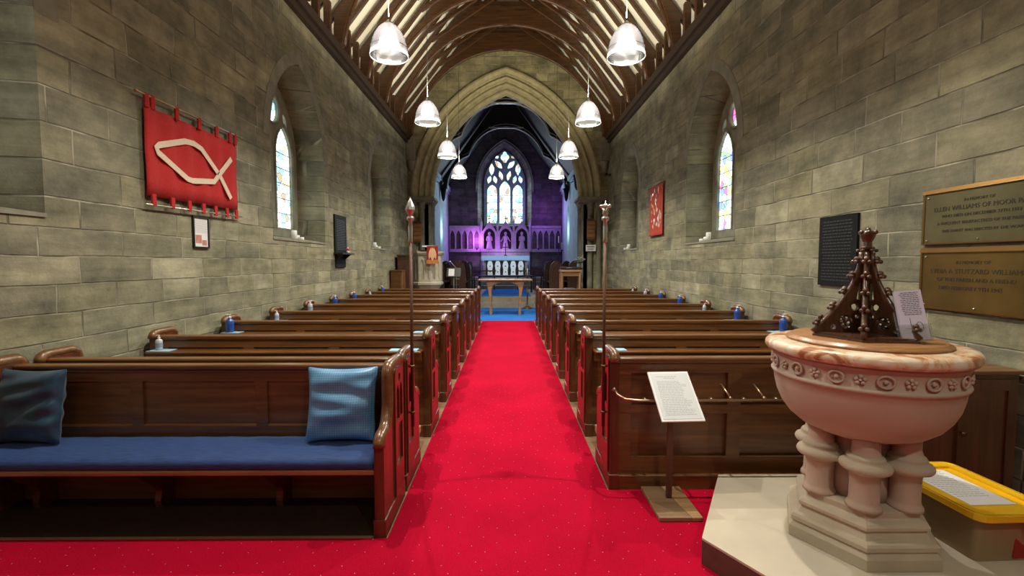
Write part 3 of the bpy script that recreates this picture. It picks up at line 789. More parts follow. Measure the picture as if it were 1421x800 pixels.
cushion('light blue patterned satin cushion leaning at the aisle end of the near bench', M['cush_light'], .43, .455, .11, (-1.02, 2.76, .455), R(-10), R(2), 3)
cushion('dark teal velvet cushion leaning at the wall end of the near bench', M['cush_dark'], .42, .45, .13, (-2.90, 2.745, .455), R(-9), R(-3), 8)

# umbrella rail on the back of the nearest right pew
root = thing('umbrella_rail', 'brown metal umbrella rail on the back of the nearest right pew', 'rail', (1.4, 3.03, .66))
b = MB(); b.tube([(.715-1.4,.0,.035),(.72-1.4,-.05,.02),(.76-1.4,-.09,.0),(.85-1.4,-.10,-.005),(2.4-1.4,-.10,-.005)], .009, 8)
b.tube([(.715-1.4,.0,.035),(.70-1.4,.0,.045)], .014, 8)
b.build('rod', M['brassrail'], root)
for x in (-.41, -.18, .04, .26, .48, .70, .92):
    b = MB(); b.tube([(x-.0,.045,.06),(x,.03,.065),(x,-.095,.012)], .0065, 8); b.ball((x, -.10, .008), .013); b.build('hook_arm', M['brassrail'], root)
    b = MB(); b.lathe([(.001,-.012),(.013,-.012),(.013,.012),(.006,.02),(.001,.02)], (x-.07, .028, -.035), 12, Matrix.Rotation(PI/2, 4, 'X')); b.tube([(x-.07,.03,-.035),(x-.03,.0,-.045),(x-.01,-.0,-.035)], .004, 6); b.build('hook_knob', M['brassrail'], root)

# staves at the aisle ends
def stave(label, x, kind):
    r = thing('stave', label, 'stave', (x, 3.12, .42))
    b = MB(); b.tube([(0,0,0),(0,0,1.30)], [.0115,.0095], 10); b.build('pole', M['midwood'], r).data.materials[0] = M['staveend']
    b = MB(); b.lathe([(.012,1.26),(.016,1.27),(.014,1.30),(.016,1.36),(.012,1.40),(.026,1.415),(.026,1.43),(.014,1.44)], n=12); b.build('collar', M['silver'], r)
    b = MB()
    if kind == 'mitre':
        b.lathe([(.014,1.44),(.022,1.455),(.034,1.48),(.030,1.50),(.018,1.53),(.004,1.555),(.002,1.565)], n=12, smooth=False)
        o = b.build('mitre_finial', M['silver'], r)
    else:
        b.lathe([(.014,1.44),(.022,1.455),(.020,1.47),(.024,1.49)], n=12)
        for k in range(8):
            a = 2*PI*k/8; b.ball((.03*math.cos(a), .03*math.sin(a), 1.505), .011, 8, 5)
        b.ball((0,0,1.51), .016, 8, 6); b.tube([(0,0,1.51),(0,0,1.54)], .004, 6)
        o = b.build('crown_finial', M['silver'], r)
    s = -1 if x < 0 else 1
    for z in (.10, .42):
        b = MB(); b.tube([(s*.035,0,z),(0,0,z)], .007, 8); b.lathe([(.016,z-.008),(.019,z),(.016,z+.008)], n=12); b.build('clip', M['brass'], r)
M['staveend'] = wood('stave_wood', (.06,.02,.010), (.12,.045,.022), .5, 2, 4, .05)
stave('tall wooden stave with silver mitre finial at the left aisle edge', -.655, 'mitre')
stave('tall wooden stave with silver crown finial at the right aisle edge', .655, 'crown')

# hand sanitiser bottles and cards at the wall ends of the book ledges
def bottle(m, label, h=.17, r=.036):
    root = thing('sanitiser_bottle', label, 'bottle')
    b = MB(); b.lathe([(r*.9,0),(r,.008),(r,h*.62),(r*.8,h*.72),(r*.35,h*.78),(r*.35,h*.84)], n=16); b.build('bottle_body', m, root)
    b = MB(); b.lathe([(r*.42,h*.84),(r*.42,h*.9),(r*.14,h*.92),(r*.14,h),(r*.30,h*1.0),(r*.30,h*1.04)], n=10); b.tube([(0,0,h*1.02),(-r*.9,0,h*1.02),(-r*1.1,0,h*.97)], r*.13, 6); b.build('pump_cap', M['white'], root)
    b = MB(); b.lathe([(r*1.015,h*.18),(r*1.015,h*.5)], n=16, cap=False); b.build('bottle_label', M['sanlabel'] if m is M['sanclear'] else M['sanblue'], root)
    return root
M['sanlabel'] = plain('blue_grey_label', (.25,.32,.45), .5)
LB = {1:'c', 2:'b', 3:'c', 4:'t', 5:'b', 6:'b', 7:'c', 8:'b'}
RB = {2:'b', 3:'b', 4:'c', 5:'b', 6:'b', 7:'t', 8:'c'}
nmz = {'b':'blue','c':'small clear','t':'cloudy white'}
for s, D, nm in ((-1, LB, 'left'), (1, RB, 'right')):
    for k, t in D.items():
        y = Y0-.045+1.015*k - .05
        where = 'at wall end of the %s pew, %s block' % (ORD[k], nm)
        h = {'b':.185,'c':.125,'t':.17}[t]; r = {'b':.042,'c':.027,'t':.036}[t]
        o = bottle(M['sanblue'] if t == 'b' else M['sanclear'], '%s hand sanitiser bottle %s' % (nmz[t], where), h, r)
        o.location = (s*3.03 - s*.02, y, .7925); o['group'] = 'hand sanitiser bottles'
        if s > 0: o.rotation_euler = (0,0,PI)
        c = MB(); c.box(-.11, .08, -.055, .06, 0, .004); c = c.build('card', M['blue_card']); c.location = (s*2.97, y-.005, .788); tag(c, 'pale blue card under the sanitiser bottle, %s pew, %s block' % (ORD[k], nm), 'card', 'cards on the wall ends')
for s, nm, ks in ((-1, 'left', (1, 2, 3, 4)), (1, 'right', (1, 2, 3, 4, 5))):
    for k in ks:
        c = MB(); c.box(-.12, .12, -.055, .055, 0, .006); c = c.build('card', M['blue_card']); c.location = (s*.90, Y0-.045+1.015*k-.055, .788)
        tag(c, 'pale blue card at the aisle end of the %s pew ledge, %s block' % (ORD[k], nm), 'card', 'cards at the aisle ends')

# ------------------------------------------------------------------ notice stand
root = thing('notice_stand', 'small wooden notice stand with a sloping white page board on the red carpet', 'stand', (1.03, 2.83, .012))
Mt = Matrix.Translation((0.03, .05, .70)) @ Matrix.Rotation(R(3), 4, 'Z') @ Matrix.Rotation(R(42), 4, 'X')
b = MB(); b.box(-.135, .135, -.19, .17, -.012, 0, Mt); b.build('board', M['white'], root, bevel=.002)
b = MB(); b.box(-.122, .122, -.175, .155, .0005, .0015, Mt); pg = b.build('page', plain('grey_page', (.62,.66,.68), .5), root)
b = MB()
rr = random.Random(2)
for i in range(24):
    v = .128 - i*.012
    if i in (1, 2): x0, x1 = (-.04, .03) if i == 1 else (0, 0)
    else: x0, x1 = -.10 + rr.uniform(0, .008), .10 - rr.uniform(0, .05)
    x = x0
    while x < x1:
        l = rr.uniform(.008, .026); b.box(x, min(x+l, x1), v, v+.0035, .0016, .0019, Mt); x += l + .004
b.build('printed_text', M['greyink'], pg)['kind'] = 'stuff'
b = MB(); b.bar((0,.04,.03), (0,.04,.66), .035, .022); b.build('post', M['stave2'] if 'stave2' in M else M['staveend'], root, bevel=.003)
b = MB(); b.add([(-.135,.195,0),(.0,.195,0),(.06,-.19,0),(-.135,-.19,0),(-.135,.195,.028),(.0,.195,.028),(.06,-.19,.028),(-.135,-.19,.028)], [(3,2,1,0),(4,5,6,7),(0,1,5,4),(1,2,6,5),(2,3,7,6),(3,0,4,7)])
b.build('base', M['floor'], root, bevel=.006)['label'] = 'darker brown half of the base'
b = MB(); b.add([(.0,.195,0),(.125,.195,0),(.125,-.19,0),(.06,-.19,0),(.0,.195,.028),(.125,.195,.028),(.125,-.19,.028),(.06,-.19,.028)], [(3,2,1,0),(4,5,6,7),(0,1,5,4),(1,2,6,5),(2,3,7,6),(3,0,4,7)])
b.build('base_inlay', M['pale'], root, bevel=.006)['label'] = 'pale wood half of the base'

# ------------------------------------------------------------------ font
FX, FY = 1.79, 2.29
hexa = lambda r, a0=0: [(r*math.cos(a0+PI/3*i), r*math.sin(a0+PI/3*i)) for i in range(6)]
root = thing('font_platform', 'pale stone hexagonal platform under the baptismal font', 'platform', (1.79, 2.26, 0))
b = MB(); b.plate(hexa(.805), [], lambda u, v, w: (u, v, w), .139, .15); b.build('top_slab', M['plat_stone'], root, bevel=.003)
b = MB(); b.plate(hexa(.805), [], lambda u, v, w: (u, v, w), .0125, .139); b.build('edge_facing', M['plat_side'], root)
root = thing('baptismal_font', 'round pink stone baptismal font with a veined marble rim on six clustered shafts', 'font', (FX, FY, .15))
b = MB()
prof = [(.345,0),(.345,.055),(.325,.075),(.325,.08),(.335,.085),(.335,.105),(.325,.118),(.300,.122),(.285,.15),(.285,.158),(.298,.165),(.298,.18),(.285,.192),(.262,.20),(.255,.205),(.255,.235),(.2,.24)]
b.lathe(prof, n=6, smooth=False); b.build('stepped_base', M['font_base'], root, bevel=.004)
for k in range(6):
    a = PI/3*k; c = (.195*math.cos(a), .195*math.sin(a), 0)
    b = MB()
    b.lathe([(.074,.235),(.072,.25),(.064,.262),(.061,.275),(.060,.36),(.064,.405),(.078,.415),(.098,.425),(.105,.438),(.100,.452),(.085,.462),(.075,.470),(.078,.478),(.072,.488),(.060,.495),(.056,.52),(.056,.66)], c, 20)
    o = b.build('shaft', M['font_pink'], root)
    g = MB(); g.lathe([(.064,.405),(.079,.414),(.100,.424),(.107,.438),(.102,.453),(.086,.464),(.076,.471),(.079,.479),(.073,.489),(.060,.495)], c, 20); g.build('ring_moulding', M['font_base'], o)
    # triangular stop at the foot of the shaft
    g = MB(); d = Vector((math.cos(a), math.sin(a), 0)); n_ = Vector((-d.y, d.x, 0)); c0 = Vector(c)
    p = [c0 + d*.055 + Vector((0,0,.235)), c0 + d*.03 + n_*.07 + Vector((0,0,.235)), c0 + d*.03 - n_*.07 + Vector((0,0,.235)), c0 + d*.045 + Vector((0,0,.33))]
    g.add(p, [(0,1,3),(0,3,2),(1,2,3),(0,2,1)]); g.build('foot_stop', M['font_base'], o)
b = MB(); b.lathe([(.15,.24),(.14,.3),(.14,.62),(.2,.66)], n=24); b.build('core_stem', M['font_pink'], root)
b = MB(); b.lathe([(.12,.545),(.20,.552),(.265,.58),(.315,.622),(.350,.672),(.372,.725),(.384,.78),(.389,.82),(.398,.826),(.402,.834),(.398,.842),(.390,.846),(.392,.90),(.398,.92),(.404,.93),(.404,.94)], n=64)
o = b.build('bowl', M['font_pink'], root)
# carved frieze: alternating roundels and leaf sprays
b = MB()
for k in range(28):
    a = 2*PI*k/28; r = .393
    d = Vector((math.cos(a), math.sin(a), 0)); t = Vector((-d.y, d.x, 0)); c = d*r + Vector((0,0,.884))
    rot = Matrix((( t.x, 0, d.x, 0), (t.y, 0, d.y, 0), (0, 1, 0, 0), (0,0,0,1)))
    M4 = Matrix(((t.x, 0, d.x, c.x), (t.y, 0, d.y, c.y), (t.z, 1, d.z, c.z), (0,0,0,1)))
    if k % 2:
        pts = [M4 @ Vector((.030*math.cos(q), .026*math.sin(q), .004)) for q in [i*PI/8 for i in range(16)]]
        b.tube(pts, .0055, 6, closed=True); b.ball(c, .011, 8, 5)
    else:
        for i in range(5):
            q = 2*PI*i/5 + .3; b.ball(M4 @ Vector((.016*math.cos(q), .015*math.sin(q), .002)), .0095, 8, 5)
        b.ball(M4 @ Vector((0,0,.006)), .007, 8, 5)
b.build('carved_frieze', M['font_pink'], o)
b = MB(); b.lathe([(.30,.94),(.405,.94),(.424,.946),(.434,.962),(.432,.982),(.420,.996),(.395,1.002),(.30,1.002)], n=64); b.build('marble_rim', M['marble'], root)
b = MB(); b.lathe([(.30,.9),(.32,.94),(.32,1.0)], n=32); b.build('inner_basin', M['font_base'], root)
# font cover
LZ = .15 + 1.002
root = thing('font_cover', 'carved dark oak pyramid cover with crockets on a round wooden lid atop the font', 'font cover', (FX, FY, LZ))
b = MB(); b.lathe([(.334,.001),(.338,.006),(.334,.013),(.322,.016),(.318,.022),(.312,.025),(.001,.025)], n=64); b.build('lid_disc', M['midwood'], root)
hz = lambda r: .0
def finprof(n=10):
    # concave ogee from foot (r=.21,z=.05) up to (r=.022,z=.44)
    return [(.215*(1-t)**1.9 + .024, .045 + .40*t) for t in [i/n for i in range(n+1)]]
for k in range(6):
    a = R(232) + PI/3*k; d = Vector((math.cos(a), math.sin(a), 0)); t = Vector((-d.y, d.x, 0))
    f3 = lambda u, v, w, d=d, t=t: tuple(d*u + t*w + Vector((0,0,v)))
    fp = finprof()
    fin = MB()
    holes = [circ(.092, .098, .034, 14), circ(.052, .172, .019, 10), circ(.148, .072, .014, 10), circ(.040, .125, .011, 8), [(.026,.21),(.046,.21),(.034,.30),(.028,.30)]]
    fin.plate([(.005,.045)] + fp + [(.005,.445)], holes, f3, -.011, .011)
    fo = fin.build('fin', M['darkwood'], root)
    rail = MB(); rail.tube([f3(u, v, 0) for u, v in fp], .0125, 6); 
    q = MB()
    for i in range(4):
        an = PI/2*i+.4; q.tube([f3(.092+.016*math.cos(an)+.015*math.cos(x), .098+.016*math.sin(an)+.015*math.sin(x), 0) for x in [j*PI/4 for j in range(8)]], .004, 5, closed=True)
    rail.v and rail.build('rib', M['darkwood'], fo); q.build('quatrefoil', M['darkwood'], fo)
    for tt in (.10, .30, .50, .70, .88):
        u = .215*(1-tt)**1.9 + .024; v = .045 + .40*tt
        cr = MB()
        c = Vector(f3(u+.018, v+.016, 0))
        cr.ball(c, .0135, 8, 6); cr.ball(Vector(f3(u+.028, v+.002, .012)), .0105, 8, 5); cr.ball(Vector(f3(u+.028, v+.002, -.012)), .0105, 8, 5)
        cr.tube([f3(u, v-.006, 0), f3(u+.012, v+.002, 0), f3(u+.02, v+.016, 0)], .006, 6)
        cr.build('crocket', M['darkwood'], fo)
b = MB(); b.lathe([(.026,.03),(.024,.40),(.020,.455),(.03,.462),(.032,.47),(.02,.478),(.018,.50)], n=8, smooth=False)
b.build('king_post', M['darkwood'], root)
b = MB()
b.plate([(u*1.0, v*1.0) for u, v in hexa(.24, R(232-0))], [], lambda u, v, w: (u, v, w), .024, .034); b.plate(hexa(.228, R(232)), [], lambda u, v, w: (u, v, w), .034, .046)
b.build('moulded_foot', M['darkwood'], root, bevel=.003)
b = MB(); b.lathe([(.014,.49),(.020,.50),(.030,.525),(.034,.54),(.024,.553),(.001,.558)], n=10)
for k in range(6):
    a = PI/3*k; b.ball((.032*math.cos(a), .032*math.sin(a), .545), .0115, 8, 6)
b.ball((0,0,.556), .014, 8, 6)
b.build('finial', M['darkwood'], root)
for z in (.455,):
    b = MB()
    for k in range(6):
        a = PI/3*k + .4; b.ball((.036*math.cos(a), .036*math.sin(a), z), .009, 8, 5)
    b.build('finial_collar', M['darkwood'], root)

# leaflet and holder
root = thing('leaflet_holder', 'clear acrylic leaflet holder standing on the font lid', 'holder', (FX+.09, FY-.195, LZ+.034), R(-22)); root.rotation_euler = (0, R(-7), R(-22))
b = MB(); b.box(-.062,.062,-.03,.05,0,.003); Mh = Matrix.Rotation(R(-14), 4, 'X')
b.box(-.06,.06,-.028,-.0255,.0,.075,Mh); b.box(-.06,-.0575,-.028,.01,.0,.075,Mh); b.box(.0575,.06,-.028,.01,.0,.075,Mh); b.box(-.06,.06,.008,.0105,.0,.14,Mh)
b.build('acrylic_pocket', M['acrylic'], root)
lf = MB(); lf.box(-.05,.05,-.022,.004,.004,.235,Mh); lf = lf.build('leaflet', plain('lilac_paper', (.66,.62,.78), .5))
lf.location = root.location; lf.rotation_euler = root.rotation_euler; tag(lf, 'lilac printed leaflet stack propped in the clear holder on the font', 'leaflet')
b = MB(); rr = random.Random(5)
for i in range(13):
    z = .222 - i*.0085; x = -.035 + rr.uniform(0,.01)
    while x < .034: l = rr.uniform(.006,.014); b.box(x, min(.038, x+l), -.0228, -.022, z, z+.0025, Mh); x += l+.003
b.box(-.012,-.0105,-.0228,-.022,.02,.105,Mh); b.box(-.035,.04,-.0228,-.022,.055,.0565,Mh)
pts = [Mh @ Vector((.02+.012*math.cos(q), -.0225, .062+.024*math.sin(q))) for q in [i*PI/8 for i in range(16)]]
b.tube(pts, .0012, 5, closed=True)
b.build('printed_text', M['ink'], lf)['kind'] = 'stuff'

# ------------------------------------------------------------------ yellow lidded tub
root = thing('storage_tub', 'clear plastic storage tub with a yellow lid beside the font', 'tub', (2.33, 2.30, .15), R(2))
b = MB(); o_ = rnd([(-.17,-.25),(.20,-.25),(.20,.25),(-.17,.25)], .03, 3); i_ = rnd([(-.165,-.245),(.195,-.245),(.195,.245),(-.165,.245)], .03, 3)
sc_ = lambda l, k: [(u*k, v*k) for u, v in l]
b.plate(o_, [], lambda u, v, w: (u*(.93 + w*.3), v*(.93 + w*.3), w), 0, .012)
n = len(o_)
for l, w0 in ((o_, 0), (i_, .004)):
    lo = [(u*.93, v*.93, w0) for u, v in l]; hi = [(u, v, .22) for u, v in l]
    b.add(lo+hi, [(i, (i+1)%n, n+(i+1)%n, n+i) for i in range(n)], True)
b.build('tub_body', M['tub'], root)
b = MB(); lo_ = rnd([(-.20,-.285),(.23,-.285),(.23,.285),(-.20,.285)], .06, 4); li_ = rnd([(-.145,-.225),(.175,-.225),(.175,.225),(-.145,.225)], .02, 3)
b.plate(lo_, [li_], lambda u, v, w: (u, v, w), .215, .245); b.plate(li_, [], lambda u, v, w: (u, v, w), .222, .234)
b.tube([(u, v, .243) for u, v in rnd([(-.19,-.275),(.22,-.275),(.22,.275),(-.19,.275)], .055, 4)], .007, 6, closed=True)
b.build('lid', M['yellow'], root, bevel=.003)
b = MB(); b.box(.03,.16,-.30,-.262,.20,.25); b.build('clip_handle', M['greyplastic'], root, bevel=.005)
b = MB(); b.box(-.02,.17,-.20,.15,.012,.13, Matrix.Rotation(R(6),4,'Z')); cb_ = b.build('book', M['redcloth'], bevel=.004); cb_.location = (2.36, 2.26, .152); tag(cb_, 'red folded cloth bundle inside the storage tub', 'cloth')
cb_.name = 'folded_cloth'
pg = MB(); pg.box(-.105,.125,-.16,.205,0,.003); pg = pg.build('paper_sheet', M['white']); pg.location = (2.315, 2.29, .385); pg.rotation_euler = (0,0,R(2)); tag(pg, 'white printed sheet lying on the yellow tub lid', 'paper')
b = MB(); rr = random.Random(4)
for i in range(14):
    y = .18 - i*.02; x = -.09
    while x < .07: l = rr.uniform(.01,.03); b.box(x, min(.09, x+l), y, y+.004, .0031, .0036); x += l+.005
b.build('printed_text', M['greyink'], pg)['kind'] = 'stuff'

# cabinet behind the font
root = thing('cabinet', 'dark reddish oak cupboard against the right wall behind the font', 'cabinet', (2.83, 2.78, 0))
b = MB(); b.box(-.32,.32,0,.19,.06,.86); b.box(-.30,.30,.02,.18,.0125,.06); b.build('carcass', M['pewend'], root, bevel=.004)
b = MB(); b.box(-.345,.345,-.025,.20,.86,.885); b.build('top_board', M['pewback'], root, bevel=.006)
b = MB(); b.plate([(-.06,.10),(.30,.10),(.30,.83),(-.06,.83)], [[(0,.17),(.24,.17),(.24,.76),(0,.76)]], lambda u, v, w: (u, w, v), -.018, 0); b.box(-.005,.245,-.008,0,.165,.765); d = b.build('door', M['pewend'], root)
b = MB(); b.lathe([(.006,0),(.006,.012),(.013,.016),(.013,.024),(.001,.028)], (-.04,-.018,.5), 12, Matrix.Rotation(PI/2,4,'X')); b.build('knob', M['brass'], d)
pp = MB(); pp.box(-.06,.06,-.08,.08,0,.012); pp = pp.build('folded_paper', M['white']); pp.location = (2.66, 2.88, .886); pp.rotation_euler = (0,0,R(20)); tag(pp, 'white folded paper lying on the cupboard top beside the font', 'paper')

# ------------------------------------------------------------------ wall hangings
fL = lambda u, v, w: (-WX + w, u, v)      # left wall, w = distance into the room
fR = lambda u, v, w: (WX - w, u, v)
root = thing('fish_banner', 'red felt banner with a cream fish outline hanging on the left wall', 'banner', (-WX, 4.78, 2.5))
inv = Matrix.Translation((WX, -4.78, -2.5))
def addp(mb, name, m, root, inv, **k):
    o = mb.build(name, m, root, **k); o.matrix_parent_inverse = inv; return o
b = MB(); b.tube([fL(4.02,3.005,.05), fL(5.56,3.015,.05)], .008, 8); b.ball(fL(4.02,3.005,.05), .015); b.ball(fL(5.56,3.015,.05), .015); addp(b, 'top_rod', M['brassrail'], root, inv)
b = MB(); b.tube([fL(4.07,2.055,.05), fL(5.52,2.085,.05)], .008, 8); addp(b, 'bottom_rod', M['silver'], root, inv)
b = MB(); N = 40; vs = []
for i in range(N+1):
    u = 4.11 + 1.37*i/N; wv = .035 + .010*math.sin(i*.9)
    zt = 2.915 + .008*i/N + (.012 if i in (0, N) else 0); zb = 2.135 + .02*i/N
    for j in range(7): vs.append(fL(u, zt + (zb-zt)*j/6, wv + .004*math.sin(j*1.7+i*.3)))
b.add(vs, [(i*7+j, (i+1)*7+j, (i+1)*7+j+1, i*7+j+1) for i in range(N) for j in range(6)], True)
o = addp(b, 'cloth', M['red_felt'], root, inv, recalc=False); sm_ = o.modifiers.new('t', 'SOLIDIFY'); sm_.thickness = .004
for k, u in enumerate((4.13, 4.20, 4.50, 4.82, 5.10, 5.34, 5.44)):
    b = MB(); b.box(*sorted((fL(0,0,.040)[0], fL(0,0,.058)[0])), u-.024, u+.024, 2.90, 3.022); addp(b, 'top_tab', M['red_felt'], root, inv, bevel=.004)
for k, u in enumerate((4.17, 4.40, 4.63, 4.84, 5.04, 5.24, 5.42)):
    b = MB(); b.box(*sorted((fL(0,0,.040)[0], fL(0,0,.058)[0])), u-.024, u+.024, 2.05, 2.155); addp(b, 'bottom_tab', M['red_felt'], root, inv, bevel=.004)
def strip(pts, wd, fn, w0, w1):
    mb = MB()
    L_ = []; Rr_ = []
    for i, p in enumerate(pts):
        p = Vector(p); a = Vector(pts[max(i-1, 0)]); c = Vector(pts[min(i+1, len(pts)-1)])
        t = (c-a).normalized(); n_ = Vector((-t.y, t.x)); L_.append(tuple(p + n_*wd/2)); Rr_.append(tuple(p - n_*wd/2))
    for i in range(len(pts)-1):
        q = [L_[i], L_[i+1], Rr_[i+1], Rr_[i]]
        mb.plate(q, [], fn, w0, w1)
    return mb
b = strip([(5.11,2.50),(4.83,2.71),(4.72,2.735),(4.59,2.725),(4.25,2.605),(4.215,2.575),(4.235,2.535),(4.61,2.365),(4.68,2.36),(5.02,2.41),(5.11,2.50),(5.34,2.72)], .055, fL, .055, .059)
b2 = strip([(5.10,2.51),(5.20,2.40),(5.31,2.27)], .055, fL, .055, .060)
b.add(b2.v, b2.f); addp(b, 'fish_outline', M['cream_felt'], root, inv)

root = thing('picture_frame', 'small black framed notice under the fish banner', 'frame', (-WX, 4.84, 1.86)); inv = Matrix.Translation((WX, -4.84, -1.86))
b = MB(); b.plate([(4.72,1.695),(4.965,1.695),(4.965,2.02),(4.72,2.02)], [[(4.735,1.71),(4.95,1.71),(4.95,2.005),(4.735,2.005)]], fL, .0, .022); addp(b, 'frame_border', M['black'], root, inv)
b = MB(); b.plate([(4.735,1.71),(4.95,1.71),(4.95,2.005),(4.735,2.005)], [], fL, 0, .010); sh = addp(b, 'sheet', M['white'], root, inv)
b = MB(); rr = random.Random(1)
for i in range(11):
    z = 1.985 - i*.013; u = 4.755
    while u < 4.925: l = rr.uniform(.01,.03); q = sorted((fL(0,0,.0105)[0], fL(0,0,.011)[0])); b.box(*q, u, min(4.93,u+l), z, z+.004); u += l+.005
o = addp(b, 'printed_text', M['greyink'], sh, Matrix()); o['kind'] = 'stuff'
b = MB(); b.plate([(4.76,1.745),(4.85,1.745),(4.85,1.83),(4.76,1.83)], [], fL, .010, .012); b.plate([(4.86,1.725),(4.93,1.725),(4.93,1.78),(4.86,1.78)], [], fL, .010, .012); addp(b, 'picture', plain('pink_print', (.5,.22,.17), .6, noise=.3, nscale=30), sh, Matrix())

def engraved(parent, inv, lines, fn_u0, fn, z0, m, w, size):
    """real lettering: each line (text, u_center, z, size)"""
    out = []
    for txt, uc, z, s_ in lines:
        cu = bpy.data.curves.new('t', 'FONT'); cu.body = txt; cu.size = s_; cu.align_x = 'CENTER'; cu.extrude = .0008; cu.resolution_u = 2
        to = bpy.data.objects.new('t', cu); col.objects.link(to); bpy.context.view_layer.update()
        me = bpy.data.meshes.new_from_object(to.evaluated_get(bpy.context.evaluated_depsgraph_get()))
        bpy.data.objects.remove(to)
        for v in me.vertices:
            x, y, zz = v.co; v.co = fn(uc, z, x, y, w + zz)
        me.materials.clear(); me.materials.append(m)
        o = bpy.data.objects.new('inscription', me); col.objects.link(o); o.parent = parent; o.matrix_parent_inverse = inv; out.append(o)
    return out
fnRt = lambda uc, z, x, y, w: (WX - w, uc - x, z + y)
fnLt = lambda uc, z, x, y, w: (-WX + w, uc + x, z + y)
# black tablet with shelf on the left wall
root = thing('memorial_tablet', 'narrow black memorial tablet with small shelf between the left wall windows', 'tablet', (-WX, 8.82, 1.95)); inv = Matrix.Translation((WX, -8.82, -1.95))
b = MB(); b.plate([(8.53,1.70),(9.12,1.70),(9.12,2.43),(8.53,2.43)], [], fL, 0, .03); b.plate([(8.57,1.45),(9.08,1.45),(9.08,1.70),(8.57,1.70)], [], fL, 0, .022); addp(b, 'slab', M['slate'], root, inv, bevel=.004)
b = MB(); b.box(-WX, -WX+.17, 8.5, 9.15, 1.695, 1.72); addp(b, 'shelf', M['black'], root, inv)
for u in (8.62, 9.03):
    b = MB(); b.plate(rnd([(0,1.695),(.15,1.695),(.05,1.62),(0,1.56)], [0,.02,.04,0], 3), [], lambda p, v, w, u=u: (-WX+p, u+w, v), -.012, .012); addp(b, 'bracket', M['black'], root, inv)
b = MB(); rr = random.Random(16)
for i in range(18):
    z = 2.33 - i*.032; u = 8.60 + rr.uniform(0, .03)
    while u < 9.02: l = rr.uniform(.02,.06); b.box(-WX+.03, -WX+.0312, u, min(9.05, u+l), z, z+.010); u += l+.012
addp(b, 'engraved_lines', plain('grey_engraving', (.09,.10,.12), .6), root, inv)['kind'] = 'stuff'
pb = thing('remembrance_posy', 'small red and white paper posy on the black tablet shelf', 'posy', (-WX+.10, 8.98, 1.72))
b = MB(); b.lathe([(.025,0),(.03,.04),(.02,.05)], n=10); b.build('pot', M['white'], pb)
b = MB()
for k in range(6): b.ball((.02*math.cos(k), .03*math.sin(k*1.1), .065+.008*(k%3)), .018, 8, 5)
b.build('flowers', M['poppy'], pb); b = MB(); b.ball((-.005,.012,.1), .018, 8, 5); b.ball((.01,-.02,.095), .015, 8, 5); b.build('white_flowers', M['petal'], pb)

# right wall: collage banner
root = thing('collage_banner', 'long narrow red banner with patchwork motifs on the right wall', 'banner', (WX, 9.9, 2.65)); inv = Matrix.Translation((-WX, -9.9, -2.65))
b = MB(); b.tube([fR(9.36,3.185,.04), fR(10.5,3.185,.04)], .010, 8); addp(b, 'rod', M['black'], root, inv)
b = MB(); b.plate([(9.48,2.14),(10.34,2.14),(10.34,3.18),(9.48,3.18)], [], fR, .03, .042); cl = addp(b, 'cloth', plain('red_orange_cloth', (.42,.05,.02), .9, noise=.35, nscale=14), root, inv)
rr = random.Random(11)
ms = [M['gold'], M['white'], M['blue_card'], M['orange'], M['petal'], M['gold'], M['sanclear']]
b = {}
for i in range(46):
    m_ = ms[i % len(ms)]; mb = b.setdefault(m_.name, (MB(), m_))[0]
    u = rr.uniform(9.56, 10.26); v = rr.uniform(2.3, 3.08); mb.plate(leaf(u, v, rr.uniform(.05,.13), rr.uniform(.03,.07), R(90)+rr.uniform(-.5,.5), 3), [], fR, .042, .046)
for mb, m_ in b.values(): o = addp(mb, 'motifs', m_, cl, Matrix()); o['kind'] = 'stuff'
b = MB(); b.plate([(9.46,2.12),(10.36,2.12),(10.36,2.145),(9.46,2.145)], [], fR, .03, .05); addp(b, 'hem_bar', M['redcloth'], root, inv)

